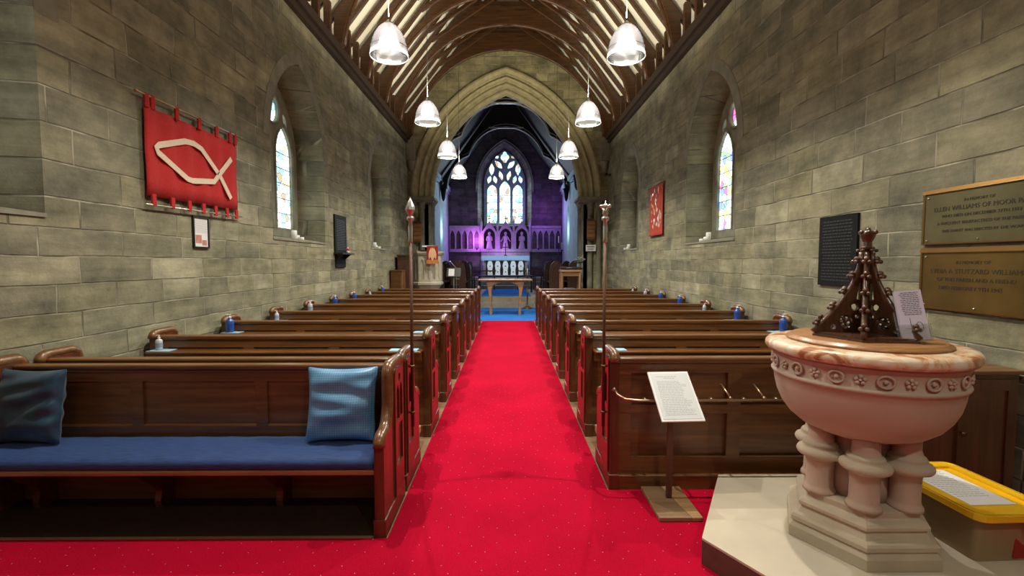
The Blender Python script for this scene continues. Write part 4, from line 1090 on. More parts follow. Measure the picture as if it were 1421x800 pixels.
root = thing('slate_tablet', 'plain black memorial slate on the right wall left of the brass plaques', 'tablet', (WX, 4.44, 1.66)); inv = Matrix.Translation((-WX, -4.44, -1.66))
b = MB(); b.plate([(4.19,1.32),(4.70,1.32),(4.70,2.0),(4.19,2.0)], [], fR, 0, .025); addp(b, 'slab', M['slate'], root, inv, bevel=.004)
b = MB(); rr = random.Random(6)
for i in range(20):
    z = 1.94 - i*.03; u = 4.24 + rr.uniform(0, .03)
    while u < 4.64: l = rr.uniform(.015,.05); b.box(WX-.0262, WX-.025, u, min(4.65, u+l), z, z+.010); u += l+.010
addp(b, 'engraved_lines', plain('faint_engraving', (.03,.033,.034), .6), root, inv)['kind'] = 'stuff'
def plaque(name, label, z0, z1, m, lines, rim):
    root = thing(name, label, 'plaque', (WX, 3.1, (z0+z1)/2)); inv = Matrix.Translation((-WX, -3.1, -(z0+z1)/2))
    u0, u1 = 2.68, 3.53
    b = MB(); b.plate([(u0,z0),(u1,z0),(u1,z1),(u0,z1)], [], fR, 0, .022); addp(b, 'plate', m, root, inv, bevel=.003)
    b = MB(); r_ = rim
    b.plate([(u0-.0,z1-r_),(u1,z1-r_),(u1,z1),(u0,z1)], [], lambda u, v, w: fR(u, v, w if v < z1-.01 else w-.006), .02, .034)
    b.plate([(u0,z0),(u1,z0),(u1,z0+.012),(u0,z0+.012)], [], fR, .02, .026); b.plate([(u1-.018,z0+.012),(u1,z0+.012),(u1,z1-r_),(u1-.018,z1-r_)], [], fR, .02, .026); b.plate([(u0,z0+.012),(u0+.018,z0+.012),(u0+.018,z1-r_),(u0,z1-r_)], [], fR, .02, .026)
    addp(b, 'rim', M['brassframe'], root, inv)
    for u in (u1-.045, (u0+u1)/2, u0+.045):
        for z in (z0+.03,) + ((z1-r_-.03,) if u != (u0+u1)/2 else ()):
            b = MB(); b.ball(fR(u, z, .024), .007, 8, 5); addp(b, 'screw', M['silver'], root, inv)
    engraved(root, inv, lines, 0, fnRt, 0, M['darkink'], .0235, 1)
plaque('brass_plaque', 'dull olive brass memorial plaque, upper of the two on the right wall', 1.68, 2.085, M['brassgreen'],
       [('IN MEMORY OF', 3.11, 1.975, .030), ('ELLEN WILLIAMS OF MOOR PARK', 3.10, 1.92, .045), ('WHO DIED ON DECEMBER 27TH 1912', 3.11, 1.872, .031), ('A FREQUENT BENEFACTRESS OF THE PARISH', 3.105, 1.82, .030), ('THIS TABLET WAS ERECTED BY THE VICAR', 3.10, 1.765, .028)], .028)
plaque('brass_plaque', 'darker golden brass memorial plaque, lower of the two on the right wall', 1.20, 1.655, M['brass'],
       [('IN MEMORY OF', 3.13, 1.535, .034), ('LYDIA A STUTZARD WILLIAMS', 3.12, 1.468, .047), ('OF THIS PARISH AND A FRIEND', 3.12, 1.412, .038), ('DIED FEBRUARY 9TH 1945', 3.15, 1.352, .038)], .035)

# candles on the window sills
def candles(s, y, label):
    root = thing('candle_group', label, 'candles', (s*3.36, y, 1.8875))
    for dx, dy, r, h in ((0,-.04,.04,.16),(.0,.06,.038,.09),(s*-.09,.0,.045,.055)):
        b = MB(); b.lathe([(r,0),(r,h-.004),(r*.9,h),(.004,h-.006)], (dx,dy,0), 14); c = b.build('candle', M['candle'], root)
        k = MB(); k.tube([(dx,dy,h-.006),(dx,dy,h+.008)], .002, 5); k.build('wick', M['black'], c)
    b = MB(); b.box(-.11,.08,-.11,.12,-.003,.0); b.build('tray', M['black'], root)
candles(-1, 7.35, 'three white candles on the sill of the larger left window')
candles(-1, 11.75, 'three white candles on the sill of the far left window')
candles(1, 7.78, 'three white candles on the sill of the larger right window')
candles(1, 12.9, 'three white candles on the sill of the far right window')
# camera on the right wall
root = thing('security_camera', 'small black security camera high on the right wall near the arch', 'camera', (WX, 14.55, 4.27))
b = MB(); b.box(-.03,0,-.04,.04,-.04,.04); b.tube([(0,0,0),(-.12,0,0)], .012, 6); b.build('bracket', M['black'], root)
b = MB(); b.lathe([(.035,-.09),(.035,.07),(.02,.09)], (-.14,-.02,.02), 12, Matrix.Rotation(R(80),4,'X')); h = b.build('housing', M['black'], root)
b = MB(); b.ball((-.14,-.13,.0), .028, 10, 6); b.build('lens', M['lens'], h)

# ------------------------------------------------------------------ pendants
def pendant(x, y, label):
    zb = 3.80; root = thing('pendant_lamp', label, 'lamp', (x, y, zb), group='glass pendant lamps')
    sh = MB(); prof = []
    P = [(.212,0),(.215,.02),(.211,.07),(.202,.13),(.186,.20),(.163,.265),(.134,.32),(.100,.365),(.066,.392)]
    P = [(r_*.96, z_*.86) for r_, z_ in P]
    n = 96; vs = []
    for i, (r, z) in enumerate(P):
        for k in range(n):
            a = 2*PI*k/n; rr_ = r - (.0035 if k % 2 else 0)*(1 if i > 1 else 0); vs.append((rr_*math.cos(a), rr_*math.sin(a), z))
    sh.add(vs, [(i*n+k, i*n+(k+1)%n, (i+1)*n+(k+1)%n, (i+1)*n+k) for i in range(len(P)-1) for k in range(n)], True)
    sh.build('glass_shade', M['glass_shade'], root)
    rg = MB(); rg.tube([(.205*math.cos(a), .205*math.sin(a), 0) for a in [2*PI*i/40 for i in range(40)]], .006, 6, closed=True)
    rg.tube([(.198*math.cos(a), .198*math.sin(a), .09) for a in [2*PI*i/40 for i in range(40)]], .004, 6, closed=True); rg.build('rim_ring', M['glass_shade'], root)
    cp_ = MB(); cp_.lathe([(.066,.335),(.058,.348),(.033,.358),(.020,.386),(.010,.396)], n=20); cp_.build('cap', M['silver'], root)
    bl = MB(); bl.lathe([(.02,.215),(.06,.205),(.095,.175),(.105,.145),(.09,.12),(.05,.108),(.001,.105)], n=20); bl.build('bulb', M['lampglow'], root)
    c = MB(); zt = RC - RM*abs(x) + .1 - zb; c.tube([(0,0,.39),(0,0,zt)], .004, 6); c.build('cord', M['black'], root)
    c = MB(); c.tube([(0,0,.205),(0,0,.34)], .022, 10); c.build('lamp_holder', M['white'], root)
    return root
def addlight(root, e):
    ld = bpy.data.lights.new('lamp_light', 'SPOT'); ld.energy = e; ld.spot_size = R(162); ld.spot_blend = 1.0; ld.shadow_soft_size = .025; ld.color = (1, .93, .80)
    lo = bpy.data.objects.new('lamp_light', ld); col.objects.link(lo); lo.parent = root; lo.location = (0,0,.09)
    ld = bpy.data.lights.new('lamp_uplight', 'SPOT'); ld.spot_size = R(150); ld.spot_blend = .6; ld.energy = e*UPF; ld.shadow_soft_size = .06; ld.color = (1, .89, .66)
    lo = bpy.data.objects.new('lamp_uplight', ld); col.objects.link(lo); lo.parent = root; lo.location = (0,0,.42); lo.rotation_euler = (PI,0,0)
UPF = .62; LE = 280
q = ['nearest','second nearest','third nearest','farthest']
pr = {}
for s, nm in ((-1, 'left'), (1, 'right')):
    for i in range(4):
        r = pendant(s*1.30, 5.2 + 2.42*i, 'ribbed glass dome pendant lamp, %s of the four in the %s row' % (q[i], nm)); addlight(r, LE)
    for i, y in enumerate((2.98, -.6, -2.6)):
        r = pendant(s*1.30, y, 'ribbed glass dome pendant lamp of the %s row, %s' % (nm, ('overhead beside the camera', 'just behind the camera', 'above the back of the nave')[i])); addlight(r, LE*(1 if i == 0 else .6 if (s > 0 and i == 1) else .15))

# ------------------------------------------------------------------ furniture near the chancel step
root = thing('communion_table', 'light oak communion table with curved braces on the blue carpet', 'table', (-.08, 13.55, .012))
b = MB(); b.box(-.78,.78,-.32,.32,1.0,1.04); b.build('tabletop', M['tablewood'], root, bevel=.006)
for sx in (-1, 1):
    for sy in (-1, 1):
        b = MB(); pr_ = [(.38,0),(.45,0),(.46,.55),(.53,.92),(.55,1.0),(.30,1.0),(.34,.9),(.40,.75),(.40,.5)]
        b.plate([(sx*u, v) for u, v in rnd(pr_, [0,0,.1,.1,0,0,.1,.1,.1], 3)], [], lambda u, v, w: (u, w, v), sy*.24-.03, sy*.24+.03); b.build('leg', M['tablewood'], root)
for sy in (-1, 1):
    b = MB(); A_ = [(-.40,.80),(-.33,.88),(-.2,.94),(0,.965),(.2,.94),(.33,.88),(.40,.80),(.46,1.0),(-.46,1.0)]
    b.plate(A_, [], lambda u, v, w: (u, w, v), sy*.24-.018, sy*.24+.018); b.build('apron', M['tablewood'], root)
# pulpit
root = thing('pulpit', 'octagonal carved stone pulpit at the left of the chancel arch', 'pulpit', (-2.45, 14.0, 0))
oc = lambda r: [(r*math.cos(PI/8+PI/4*i), r*math.sin(PI/8+PI/4*i)) for i in range(8)]
b = MB(); b.lathe([(.46,0),(.46,.12),(.30,.2),(.24,.28),(.24,.62),(.34,.72),(.46,.86),(.47,.9)], n=8, ang0=PI/8, smooth=False); b.build('stem', M['pulpit'], root)
b = MB(); b.lathe([(.50,.88),(.50,.94),(.47,.96)], n=8, ang0=PI/8, smooth=False); b.build('lower_rim', M['pulpit'], root)
b = MB(); b.lathe([(.44,1.74),(.50,1.76),(.53,1.82),(.53,1.87),(.44,1.87),(.44,1.8)], n=8, ang0=PI/8, smooth=False); b.build('upper_rim', M['pulpit'], root)
for k in range(8):
    a = PI/4*k; d = Vector((math.cos(a), math.sin(a), 0)); t = Vector((-d.y, d.x, 0)); ap = .47*math.cos(PI/8); hw = .47*math.sin(PI/8)
    f = lambda u, v, w, d=d, t=t: tuple(d*w + t*u + Vector((0,0,v)))
    b = MB(); b.plate([(-hw,.93),(hw,.93),(hw,1.78),(-hw,1.78)], [arch(-.072,.055,1.5,1.63,1.04,5), arch(.072,.055,1.5,1.63,1.04,5), circ(0,1.68,.035,8)], f, ap-.03, ap)
    b.plate([(-hw,.93),(hw,.93),(hw,1.78),(-hw,1.78)], [], f, ap-.05, ap-.03); b.build('side_panel', M['pulpit'], root)
b = MB(); b.box(-.1,.34,-.5,-.2,1.87,1.9); b.build('book_desk', M['black'], root); 
b = MB(); b.box(-.05,.30,-.52,-.36,1.99,2.03); b.tube([(.12,-.4,1.9),(.12,-.4,2.0)], .015, 6); b.build('reading_lamp', M['candle'], root)
root = thing('pulpit_fall', 'orange and red embroidered cloth hanging from the pulpit front', 'cloth', (-2.2, 13.49, 1.5))
b = MB(); b.box(-.16,.16,-.012,.0,.04,.52); b.build('cloth', M['redcloth'], root)
b = MB(); b.plate(leaf(0,.28,.40,.14,R(90)), [], lambda u, v, w: (u, w, v), -.018, -.012); b.plate(leaf(-.07,.30,.36,.08,R(80)), [], lambda u, v, w: (u, w, v), -.017, -.012); b.plate(leaf(.07,.30,.36,.08,R(100)), [], lambda u, v, w: (u, w, v), -.017, -.012); b.build('motif', M['gold'], root)
b = MB(); b.box(-.17,.17,-.014,.002,.0,.12); b.build('fringe', M['orange'], root)
root = thing('pulpit_step', 'low pale step board lying right of the pulpit foot', 'step', (-1.60, 14.0, 0)); b = MB(); b.box(-.3,.3,-.2,.2,0,.06); b.build('tread', M['step_stone'], root); b = MB(); b.box(-.28,.28,-.18,.18,.06,.075); b.build('tread_top', M['plat_stone'], root)

# hymn boards + sign
def hymn(x, z, label):
    root = thing('hymn_board', label, 'hymn board', (x, YA-.14, z))
    b = MB(); b.box(-.13,.13,-.02,.02,-.30,.26); b.build('board', M['midwood'], root, bevel=.004)
    b = MB(); b.plate([(-.15,.26),(.15,.26),(.10,.31),(0,.36),(-.10,.31)], [], lambda u, v, w: (u, w, v), -.03, .02); b.bar((0,-.005,.34),(0,-.005,.48),.02,.02); b.bar((-.05,-.005,.42),(.05,-.005,.42),.02,.02); b.build('cresting', M['darkwood'], root)
    for k in range(4):
        b = MB(); b.box(-.12,.12,-.035,-.02,-.27+.13*k,-.255+.13*k); b.build('slat', M['darkwood'], root)
    b = MB(); b.plate([(-.14,-.30),(.14,-.30),(.06,-.36),(-.06,-.36)], [], lambda u, v, w: (u, w, v), -.025, .02); b.build('lower_cresting', M['darkwood'], root)
    b = MB(); b.tube([(0,.02,.2),(0,.14,.2)], .01, 6); b.build('hook', M['black'], root)
hymn(-2.88, 2.52, 'wooden hymn board hanging on the left jamb above the pulpit')
hymn(2.65, 2.60, 'wooden hymn board hanging on the right jamb above the white sign')
sg = MB(); sg.box(-.16,.16,-.008,.0,-.10,.10); sg = sg.build('wall_sign', M['white']); sg.location = (2.65, YA-.13, 2.0); tag(sg, 'small white notice fixed on the right jamb under the hymn board', 'sign')
b = MB(); b.box(-.12,.12,-.0095,-.008,.03,.055); b.box(-.10,.10,-.0095,-.008,-.02,-.005); b.box(-.10,.08,-.0095,-.008,-.06,-.045); b.build('printed_text', M['ink'], sg)['kind'] = 'stuff'

# small table and flowers on the right
root = thing('side_table', 'small light oak table standing right of the chancel step', 'table', (1.85, 13.75, 0))
for sx in (-1, 1):
    for sy in (-1, 1): b = MB(); b.bar((sx*.25,sy*.18,0),(sx*.27,sy*.19,1.26),.05,.05); b.build('leg', M['tablewood'], root)
b = MB(); b.box(-.31,.31,-.23,.23,1.26,1.32); b.build('tabletop', M['tablewood'], root, bevel=.005)
b = MB(); b.box(-.25,.25,-.19,-.16,1.14,1.26); b.box(-.25,.25,.16,.19,1.14,1.26); b.build('apron', M['tablewood'], root)
root = thing('music_case', 'black case lying on the small oak table', 'case', (1.8, 13.75, 1.32)); b = MB(); b.box(-.24,.24,-.15,.15,0,.09); b.build('body', M['black'], root, bevel=.02); b = MB(); b.tube([(-.08,-.15,.05),(-.07,-.18,.06),(.07,-.18,.06),(.08,-.15,.05)], .008, 6); b.build('handle', M['greyplastic'], root)
bx = thing('kneeler', 'blue kneeler stowed on the floor under the small oak table', 'kneeler', (1.85, 13.8, 0)); b = MB(); b.box(-.17,.17,-.14,.14,.0,.78); b.build('stack', M['blueveil'], bx, bevel=.04); b = MB(); b.box(-.175,.175,-.145,.145,.3,.34); b.build('strap', M['sanclear'], bx)
root = thing('flower_stand', 'vase of white lilies on a dark stand by the right jamb', 'flowers', (2.2, 14.3, 0))
b = MB(); b.lathe([(.16,0),(.16,.03),(.03,.06),(.025,1.30),(.12,1.34),(.12,1.37)], n=12); b.build('stand', M['black'], root)
b = MB(); b.lathe([(.05,1.37),(.08,1.42),(.06,1.5),(.05,1.54),(.065,1.56)], n=14); b.build('vase', M['greyplastic'], root)
rr = random.Random(9); b = MB(); g = MB()
for k in range(16):
    a = rr.uniform(0, 2*PI); e = rr.uniform(.2, 1.2); p = Vector((math.cos(a)*math.cos(e), math.sin(a)*math.cos(e), math.sin(e)))*rr.uniform(.12,.24) + Vector((0,0,1.56))
    g.tube([(0,0,1.5), p*.9 + Vector((0,0,.15))], .006, 5)
    for j in range(5):
        q_ = 2*PI*j/5; t_ = Vector((math.cos(q_), math.sin(q_), .6))*.055
        b.add([p, p + t_*.6 + Vector((0,.018,0)), p + t_, p + t_*.6 - Vector((0,.018,0))], [(0,1,2,3)])
    d = Vector((math.cos(a), math.sin(a), .3))*.2
    g.add([Vector((0,0,1.5)), Vector((0,0,1.5))+d*.6+Vector((.02,.02,0)), Vector((0,0,1.5))+d, Vector((0,0,1.5))+d*.6-Vector((.02,.02,0))], [(0,1,2,3)])
b.build('petals', M['petal'], root)['kind'] = 'stuff'; g.build('leaves', M['leaf'], root)['kind'] = 'stuff'
# floor candlestick
root = thing('processional_candlestick', 'tall brass candlestick standing beside the steps right of the table', 'candlestick', (.64, 15.25, .012))
b = MB(); b.lathe([(.16,0),(.16,.025),(.10,.05),(.04,.08),(.022,.14),(.02,.5),(.035,.52),(.02,.54),(.018,1.05),(.04,1.08),(.05,1.12),(.02,1.14)], n=20); b.build('stick', M['brass'], root)
b = MB(); b.lathe([(.018,1.14),(.018,1.32),(.004,1.33)], n=10); b.build('candle', M['candle'], root)

# left clutter: dark upright cabinet, panel, music stand, chair
root = thing('side_cupboard', 'dark upright cupboard against the left wall beyond the pews', 'cupboard', (-3.02, 12.75, 0))
b = MB(); b.box(-.15,.15,-.3,.2,.0,1.30); b.build('case', M['pewback'], root, bevel=.01); b = MB(); b.box(-.16,.165,-.32,.22,1.30,1.335); b.build('lid', M['pew'], root, bevel=.006)
b = MB(); b.box(-.12,.12,-.315,-.3,.1,1.2); b.build('door', M['pew'], root, bevel=.01)
root = thing('reading_desk', 'tall dark oak reading desk between the pews and stone pulpit', 'desk', (-2.95, 13.2, 0))
b = MB(); b.box(-.17,.2,-.15,.2,0,1.72); b.build('case', M['stallwood'], root, bevel=.01)
b = MB(); b.box(-.19,.22,-.18,.22,1.72,1.76); b.build('desk_top', M['stallwood'], root)
def mstand(x, y, z, label):
    root = thing('music_stand', label, 'music stand', (x, y, z))
    b = MB()
    for k in range(3): a = 2*PI*k/3+.5; b.tube([(0,0,.25),(.24*math.cos(a), .24*math.sin(a), .012)], .009, 6)
    b.tube([(0,0,.2),(0,0,1.15)], .011, 8); b.build('tripod', M['greyplastic'], root)
    b = MB(); b.box(-.22,.22,-.008,.008,-.14,.16, Matrix.Translation((0,0,1.22)) @ Matrix.Rotation(R(-25),4,'X')); b.build('desk_plate', M['black'], root)
    b = MB(); b.box(-.16,.02,-.016,-.009,-.12,.12, Matrix.Translation((0,0,1.22)) @ Matrix.Rotation(R(-25),4,'X')); b.build('sheet_music', M['white'], root)
mstand(-1.70, 14.45, 0, 'black music stand with white sheets, left of the chancel step')
root = thing('drum_kit', 'dark drums and microphone arm at the left of chancel step', 'drum', (-1.86, 14.95, 0))
b = MB(); Mx = Matrix.Rotation(PI/2,4,'X'); b.lathe([(.22,-.2),(.23,-.18),(.23,.18),(.22,.2)], (0,0,.25), 20, Mx); b.build('bass_drum', M['black'], root)
b = MB(); b.lathe([(.001,.0),(.215,.0),(.215,.01),(.001,.01)], (0,-.21,.25), 20, Mx); b.build('drum_head', M['greyplastic'], root)
b = MB(); b.lathe([(.15,.62),(.155,.64),(.155,.8),(.15,.82)], (.1,.02,0), 18); b.tube([(.1,.02,.48),(.1,.02,.64)], .015, 6); b.build('tom_drum', M['black'], root)
b = MB(); b.tube([(.2,-.1,0),(.2,-.1,1.35),(.0,-.12,1.58),(-.15,-.12,1.5)], .010, 6); b.build('microphone_arm', M['silver'], root)
b = MB(); b.lathe([(.001,1.02),(.17,1.0),(.17,1.005),(.001,1.03)], (.12,.0,0), 20); b.tube([(.12,0,0),(.12,0,1.02)], .01, 6); b.build('cymbal', M['brass'], root)

# choir stalls (chancel, both sides)
def stall(x, y, label, s):
    root = thing('choir_stall', label, 'stall', (x, y, .36), group='choir stalls')
    pr_ = rnd([(-.25,0),(-.25,.85),(-.20,1.12),(0,1.28),(.20,1.12),(.25,.85),(.25,0)], [0,.05,.1,.16,.1,.05,0], 4)
    for k, yy in enumerate((0, 2.2)):
        b = MB(); b.plate(pr_, [], lambda u, v, w: (u, w, v), yy-.03, yy+.03); e = b.build('stall_end', M['stallwood'], root)
        t = MB(); t.plate([(u*.8, .1+v*.85) for u, v in pr_], [arch(-.08,.05,.7,.82,.25,4), arch(.08,.05,.7,.82,.25,4), circ(0,.98,.07,10)], lambda u, v, w: (u, w, v), yy-.045, yy-.03); t.build('tracery', M['stallwood'], e)
    b = MB(); a_, c_ = sorted((s*.10, s*.22)); b.box(a_, a_+.04, .03, 2.17, .0, .95); b.build('bench_back', M['stallwood'], root)
    b = MB(); b.box(-.18,.18,.03,2.17,.42,.46); b.build('seat', M['stallwood'], root)
stall(-1.74, 16.15, 'dark oak choir stall on the left with rounded carved end', -1)
stall(1.70, 16.15, 'dark oak choir stall on the right with rounded carved end', 1)
stall(-2.5, 16.3, 'dark oak rear choir stall against the left chancel wall', -1)
stall(2.35, 16.3, 'dark oak rear choir stall against the right chancel wall', 1)
def chair(x, y, rz, label):
    root = thing('clergy_chair', label, 'chair', (x, y, .36), rz)
    for sx in (-1, 1):
        for sy, h in ((-1,.45),(1,1.0)): b = MB(); b.bar((sx*.21,sy*.2,0),(sx*.21,sy*.2,h),.045,.045); b.build('leg', M['stallwood'], root)
    b = MB(); b.box(-.24,.24,-.23,.23,.42,.46); b.build('seat', M['stallwood'], root)
    b = MB(); b.plate(arch(0,.22,1.0,1.22,.5,5), [arch(0,.14,.95,1.1,.62,5)], lambda u, v, w: (u, w, v), .18, .22); b.build('back_frame', M['stallwood'], root)
    b = MB(); b.plate(arch(0,.14,.95,1.1,.62,5), [], lambda u, v, w: (u, w, v), .195, .205); b.build('back_pad', M['chplaster'], root)
    for sx in (-1, 1): b = MB(); b.bar((sx*.23,-.22,.68),(sx*.23,.2,.70),.05,.035); b.bar((sx*.23,-.2,.44),(sx*.23,-.2,.68),.035,.035); b.build('arm', M['stallwood'], root)
chair(-1.42, 18.9, R(60), 'dark arched back chair at the left end of the altar rail')
chair(1.40, 18.9, R(-60), 'dark arched back chair at the right end of the altar rail')
# altar rail
root = thing('altar_rail', 'thin black altar rail with gap across the chancel in front of altar', 'rail', (0, 19.6, .371))
for s in (-1, 1):
    a_, c_ = sorted((s*.42, s*2.55)); cxm = -.08
    b = MB(); b.box(cxm+a_, cxm+c_, -.04, .04, .78, .83); b.build('hand_rail', M['pewback'], root)
    for k in range(4):
        x = cxm + s*(.5 + .66*k); b = MB(); b.box(x-.02, x+.02, -.02, .02, 0, .78); b.build('post', M['black'], root)
root = thing('communion_bench', 'long black low table with thin legs in front of altar', 'table', (-.1, 18.2, .36))
b = MB(); b.box(-1.1,1.1,-.15,.15,.62,.67); b.build('tabletop', M['black'], root)
for sx in (-1, 1): b = MB(); b.box(sx*1.02-.03, sx*1.02+.03, -.12, .12, 0, .62); b.build('leg', M['black'], root)

# altar
AX = EC + .05
root = thing('altar', 'stone altar table standing below the east window', 'altar', (AX, 22.0, .84))
b = MB(); b.box(-1.02,1.02,-.32,.32,0,.93); b.build('body', M['reredos'], root)
b = MB(); b.box(-1.10,1.10,-.38,.36,.93,.99); b.build('top_slab', M['reredos'], root, bevel=.006)
root = thing('altar_cloth', 'pale blue altar cloth draped over the altar', 'cloth', (AX, 22.0, .84))
b = MB(); b.box(-1.12,1.12,-.40,.38,.992,1.0); b.box(-1.12,1.12,-.405,-.392,.80,1.0); b.box(-1.13,-1.117,-.40,.38,.1,1.0); b.box(1.117,1.13,-.40,.38,.1,1.0); b.build('top_cloth', M['altarcloth'], root)
b = MB()
for k in range(44): x = -1.1 + 2.2*k/43; b.box(x-.012, x+.012, -.408, -.40, .76, .80)
b.build('fringe', M['altarcloth'], root)['kind'] = 'stuff'
root = thing('altar_frontal', 'dark altar frontal with five pale embroidered figures', 'frontal', (AX, 21.58, .84))
b = MB(); b.box(-.92,.92,-.012,0,.02,.78); b.build('panel', M['black'], root)
for k in range(5):
    x = -.72 + .36*k; b = MB(); b.plate(rnd([(x-.12,.08),(x+.12,.08),(x+.10,.35),(x+.14,.55),(x+.08,.76),(x-.08,.76),(x-.14,.55),(x-.10,.35)], .05, 3), [circ(x,.52,.03,8), circ(x,.25,.03,8)], lambda u, v, w: (u, w, v), -.02, -.012); b.build('figure', M['candle'], root)
for x in (-1.0, 1.0): pass
root = thing('altar_cross', 'small dark cross standing on the altar', 'cross', (AX-.0, 22.15, 1.84))
b = MB(); b.lathe([(.10,0),(.08,.03),(.03,.07),(.02,.12)], n=10); b.build('foot', M['black'], root)
b = MB(); b.box(-.02,.02,-.02,.02,.1,.62); b.box(-.15,.15,-.02,.02,.40,.44); b.build('cross_body', M['black'], root)
# reredos
root = thing('reredos', 'carved stone reredos with three gabled niches under the east window', 'reredos', (AX, YE, 1.9))
b = MB(); b.box(-1.25,1.25,-.16,.0,.16,.28); b.box(-1.2,1.2,-.10,0,-1.06,.16); pass
for k in range(9): x = -1.1+.275*k; b.box(x-.09,x+.09,-.115,-.10,.02,.12)
b.build('shelf_course', M['reredos'], root)
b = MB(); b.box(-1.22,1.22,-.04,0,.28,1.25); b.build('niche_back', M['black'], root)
for k in range(4):
    x = -1.2 + .8*k; b = MB(); b.box(x-.05,x+.05,-.16,.0,.28,1.62); b.lathe([(.075,1.62),(.03,1.70),(.001,1.88)], (x,-.08,0), 4, smooth=False, ang0=PI/4); b.build('pinnacle', M['reredos'], root)
for k in range(3):
    x = -.8 + .8*k
    g = MB(); g.plate([(x-.35,.28),(x-.35,1.10),(x,1.66),(x+.35,1.10),(x+.35,.28)], [arch(x,.28,.95,1.32,.30,6)], lambda u, v, w: (u, w, v), -.15, -.05); nch = g.build('niche', M['reredos'], root)
    g = MB(); g.tube([(x-.35,-.15,1.10),(x,-.15,1.66),(x+.35,-.15,1.10)], .03, 6); g.bar((x,-.12,1.6),(x,-.12,1.92),.035,.035); g.bar((x-.09,-.12,1.80),(x+.09,-.12,1.80),.035,.035); g.build('gable', M['reredos'], nch)
for k in range(3):
    x = -.8 + .8*k
    st_ = thing('statue', ['robed stone figure in the left niche of the reredos','stone figure in the middle niche of the reredos, arms slightly spread','robed stone figure in the right niche of the reredos'][k], 'statue', (AX+x, YE-.12, 2.18))
    b = MB(); b.lathe([(.15,0),(.16,.05),(.11,.3),(.09,.45),(.12,.56),(.13,.62),(.05,.68),(.04,.70),(.065,.74),(.07,.79),(.05,.85),(.001,.87)], n=14, M=Matrix.Diagonal((1,.4,1,1)))
    for s in (-1, 1): b.tube([(s*.11,0,.60),(s*(.19 if k == 1 else .13),-.02,.45),(s*(.24 if k == 1 else .05),-.04,.38)], [.035,.028,.02], 8)
    b.build('figure', M['reredos'], st_)
# flanking wall arcades
for s, x0, x1, nm in ((-1, CL+.05, AX-1.28, 'left'), (1, AX+1.28, CR-.05, 'right')):
    root = thing('wall_arcade', 'carved stone panelling on the east wall, %s of the reredos' % nm, 'panelling', ((x0+x1)/2, YE, 2.1)); inv = Matrix.Translation((-(x0+x1)/2, -YE, -2.1))
    b = MB(); b.box(x0,x1,YE-.10,YE,2.05,2.15); b.box(x0,x1,YE-.12,YE,3.22,3.34); addp(b, 'string_course', M['reredos'], root, inv)
    n = 5; w_ = (x1-x0)/n; b = MB(); hs = [arch(x0+w_*(i+.5), w_*.40, 2.8, 3.12, 2.2, 5) for i in range(n)]
    b.plate([(x0,2.15),(x1,2.15),(x1,3.22),(x0,3.22)], hs, fnE, -.07, -.01); addp(b, 'arches', M['reredos'], root, inv)
# standing candlesticks on the right of the sanctuary
for i, (x, y, h) in enumerate(((2.35, 21.5, 1.9), (2.25, 19.3, 2.0))):
    root = thing('tall_candlestick', ['tall slim candlestick in the far right corner by the altar','tall slim candlestick by the right chancel wall, nearer the nave'][i], 'candlestick', (x, y, .84 if i == 0 else .36))
    b = MB(); b.lathe([(.14,0),(.12,.04),(.03,.08),(.018,.14),(.018,h*.5),(.035,h*.52),(.018,h*.54),(.016,h-.35),(.05,h-.33),(.05,h-.3)], n=12); b.build('stick', M['black'], root)
    b = MB(); b.lathe([(.022,h-.3),(.022,h),(.004,h+.01)], n=10); b.build('candle', M['candle'], root)

# ------------------------------------------------------------------ lights of the chancel
def light(name, typ, loc, e, c, size=.1, rot=None, **k):
    ld = bpy.data.lights.new(name, typ); ld.energy = e; ld.color = c
    if typ == 'AREA': ld.size = size
    else: ld.shadow_soft_size = size
    for a, v in k.items(): setattr(ld, a, v)
    o = bpy.data.objects.new(name, ld); col.objects.link(o); o.location = loc
    if rot: o.rotation_euler = rot
    return o
def uplighter(x, y, z, label):
    root = thing('uplighter', label, 'lamp', (x, y, z))
    b = MB(); b.lathe([(.04,0),(.04,.10),(.035,.11)], n=16, cap=True); b.build('lamp_body', M['black'], root)
    b = MB(); b.lathe([(.034,.112),(.001,.114)], n=16); b.build('lamp_lens', glow('violet_lens', (.45,.1,1), 6), root)
uplighter(AX-1.42, 22.945, 2.15, 'small violet uplighter on the string course left of the reredos')
uplighter(AX+1.62, 22.945, 2.15, 'small violet uplighter on the string course right of the reredos')
VI = (.42,.06,1.0)
light('violet_left', 'POINT', (AX-1.40, 22.62, 2.62), 46, (.62,.14,1.0), .05)
light('violet_mid', 'POINT', (AX-.3, 22.1, 2.35), 24, (.62,.14,1.0), .05)
light('violet_right', 'POINT', (AX+1.75, 22.0, 3.9), 36, VI, .05)
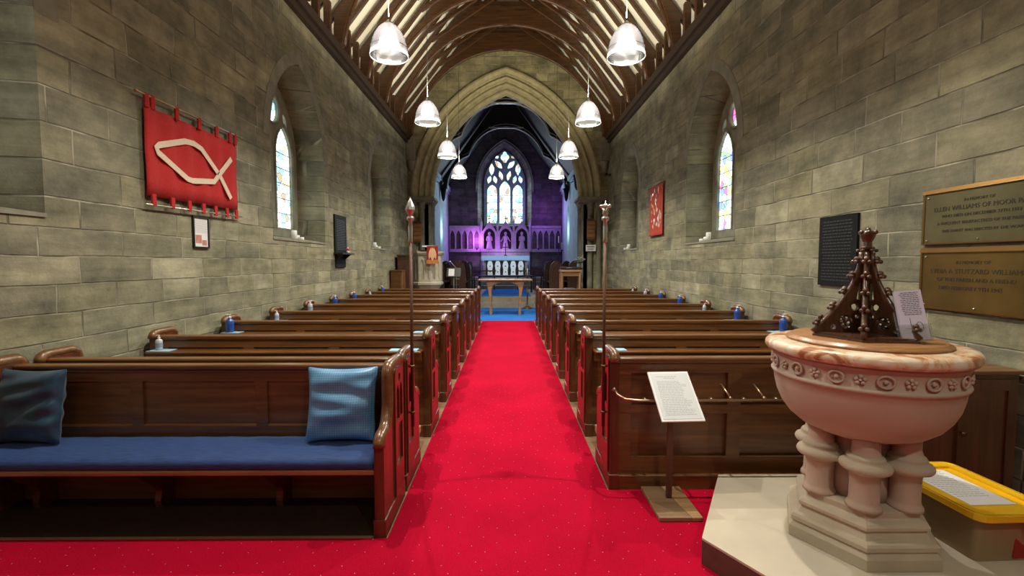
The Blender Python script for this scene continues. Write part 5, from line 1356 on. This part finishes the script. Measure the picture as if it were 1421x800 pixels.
for s, x in ((-1, CL+.25), (1, CR-.25)):
    root = thing('spotlight', 'small black spotlight high on the %s chancel wall' % ('left' if s < 0 else 'right'), 'lamp', (x, 18.9, 4.75))
    b = MB(); b.lathe([(.05,-.12),(.07,-.1),(.07,.1),(.03,.12)], n=14, M=Matrix.Rotation(R(-65),4,'X')); b.build('lamp_body', M['black'], root)
    b = MB(); b.tube([(0,0,0),(s*.24,0,.06)], .015, 6); b.build('arm', M['black'], root)
def aim(a, b):
    return (Vector(b)-Vector(a)).to_track_quat('-Z', 'Y').to_euler()
for x in (CL+.3, CR-.3):
    light('sanctuary_spot', 'SPOT', (x, 19.1, 4.6), 480, (.80,.90,1.0), .06, aim((x,19.1,4.6), (AX,22,1.5)), spot_size=R(30), spot_blend=.7)
# cool fill lights added in the side recesses, then east window daylight
light('day_right', 'AREA', (CR+.27, 20.6, 3.0), 12, (.62,.85,1), .64, (0, R(90), 0))
light('fill_left', 'AREA', (CL-.27, 20.6, 3.0), 16, (.62,.85,1), .64, (0, R(-90), 0))
light('fill_right_b', 'AREA', (CR+.27, 17.2, 3.0), 12, (.62,.85,1), .64, (0, R(90), 0))
light('day_east', 'AREA', (EC, YE+.40, 4.5), 130, (.75,.92,1), 1.6, (R(-90), 0, 0))

world = bpy.data.worlds.new('world'); sc.world = world; world.use_nodes = True
world.node_tree.nodes['Background'].inputs[0].default_value = (.6,.75,.9,1); world.node_tree.nodes['Background'].inputs[1].default_value = .3

# ------------------------------------------------------------------ camera
cd = bpy.data.cameras.new('camera'); cam = bpy.data.objects.new('camera', cd); col.objects.link(cam); sc.camera = cam
cd.sensor_width = 36; cd.lens = 36*640/1421; cd.clip_start = .05
cam.location = (0, 0, 1.55)
cam.rotation_euler = (R(90) - math.atan(36/640), 0, -math.atan(5.5/640))
vs = sc.view_settings; vs.view_transform = 'Standard'; vs.look = 'None'; vs.gamma = 1; vs.use_curve_mapping = False; vs.exposure = 0.0
sc.cycles.use_denoising = True; sc.cycles.max_bounces = 8; sc.cycles.diffuse_bounces = 4; sc.cycles.transparent_max_bounces = 16
sc.cycles.sample_clamp_indirect = 6; sc.cycles.caustics_reflective = False; sc.cycles.caustics_refractive = False
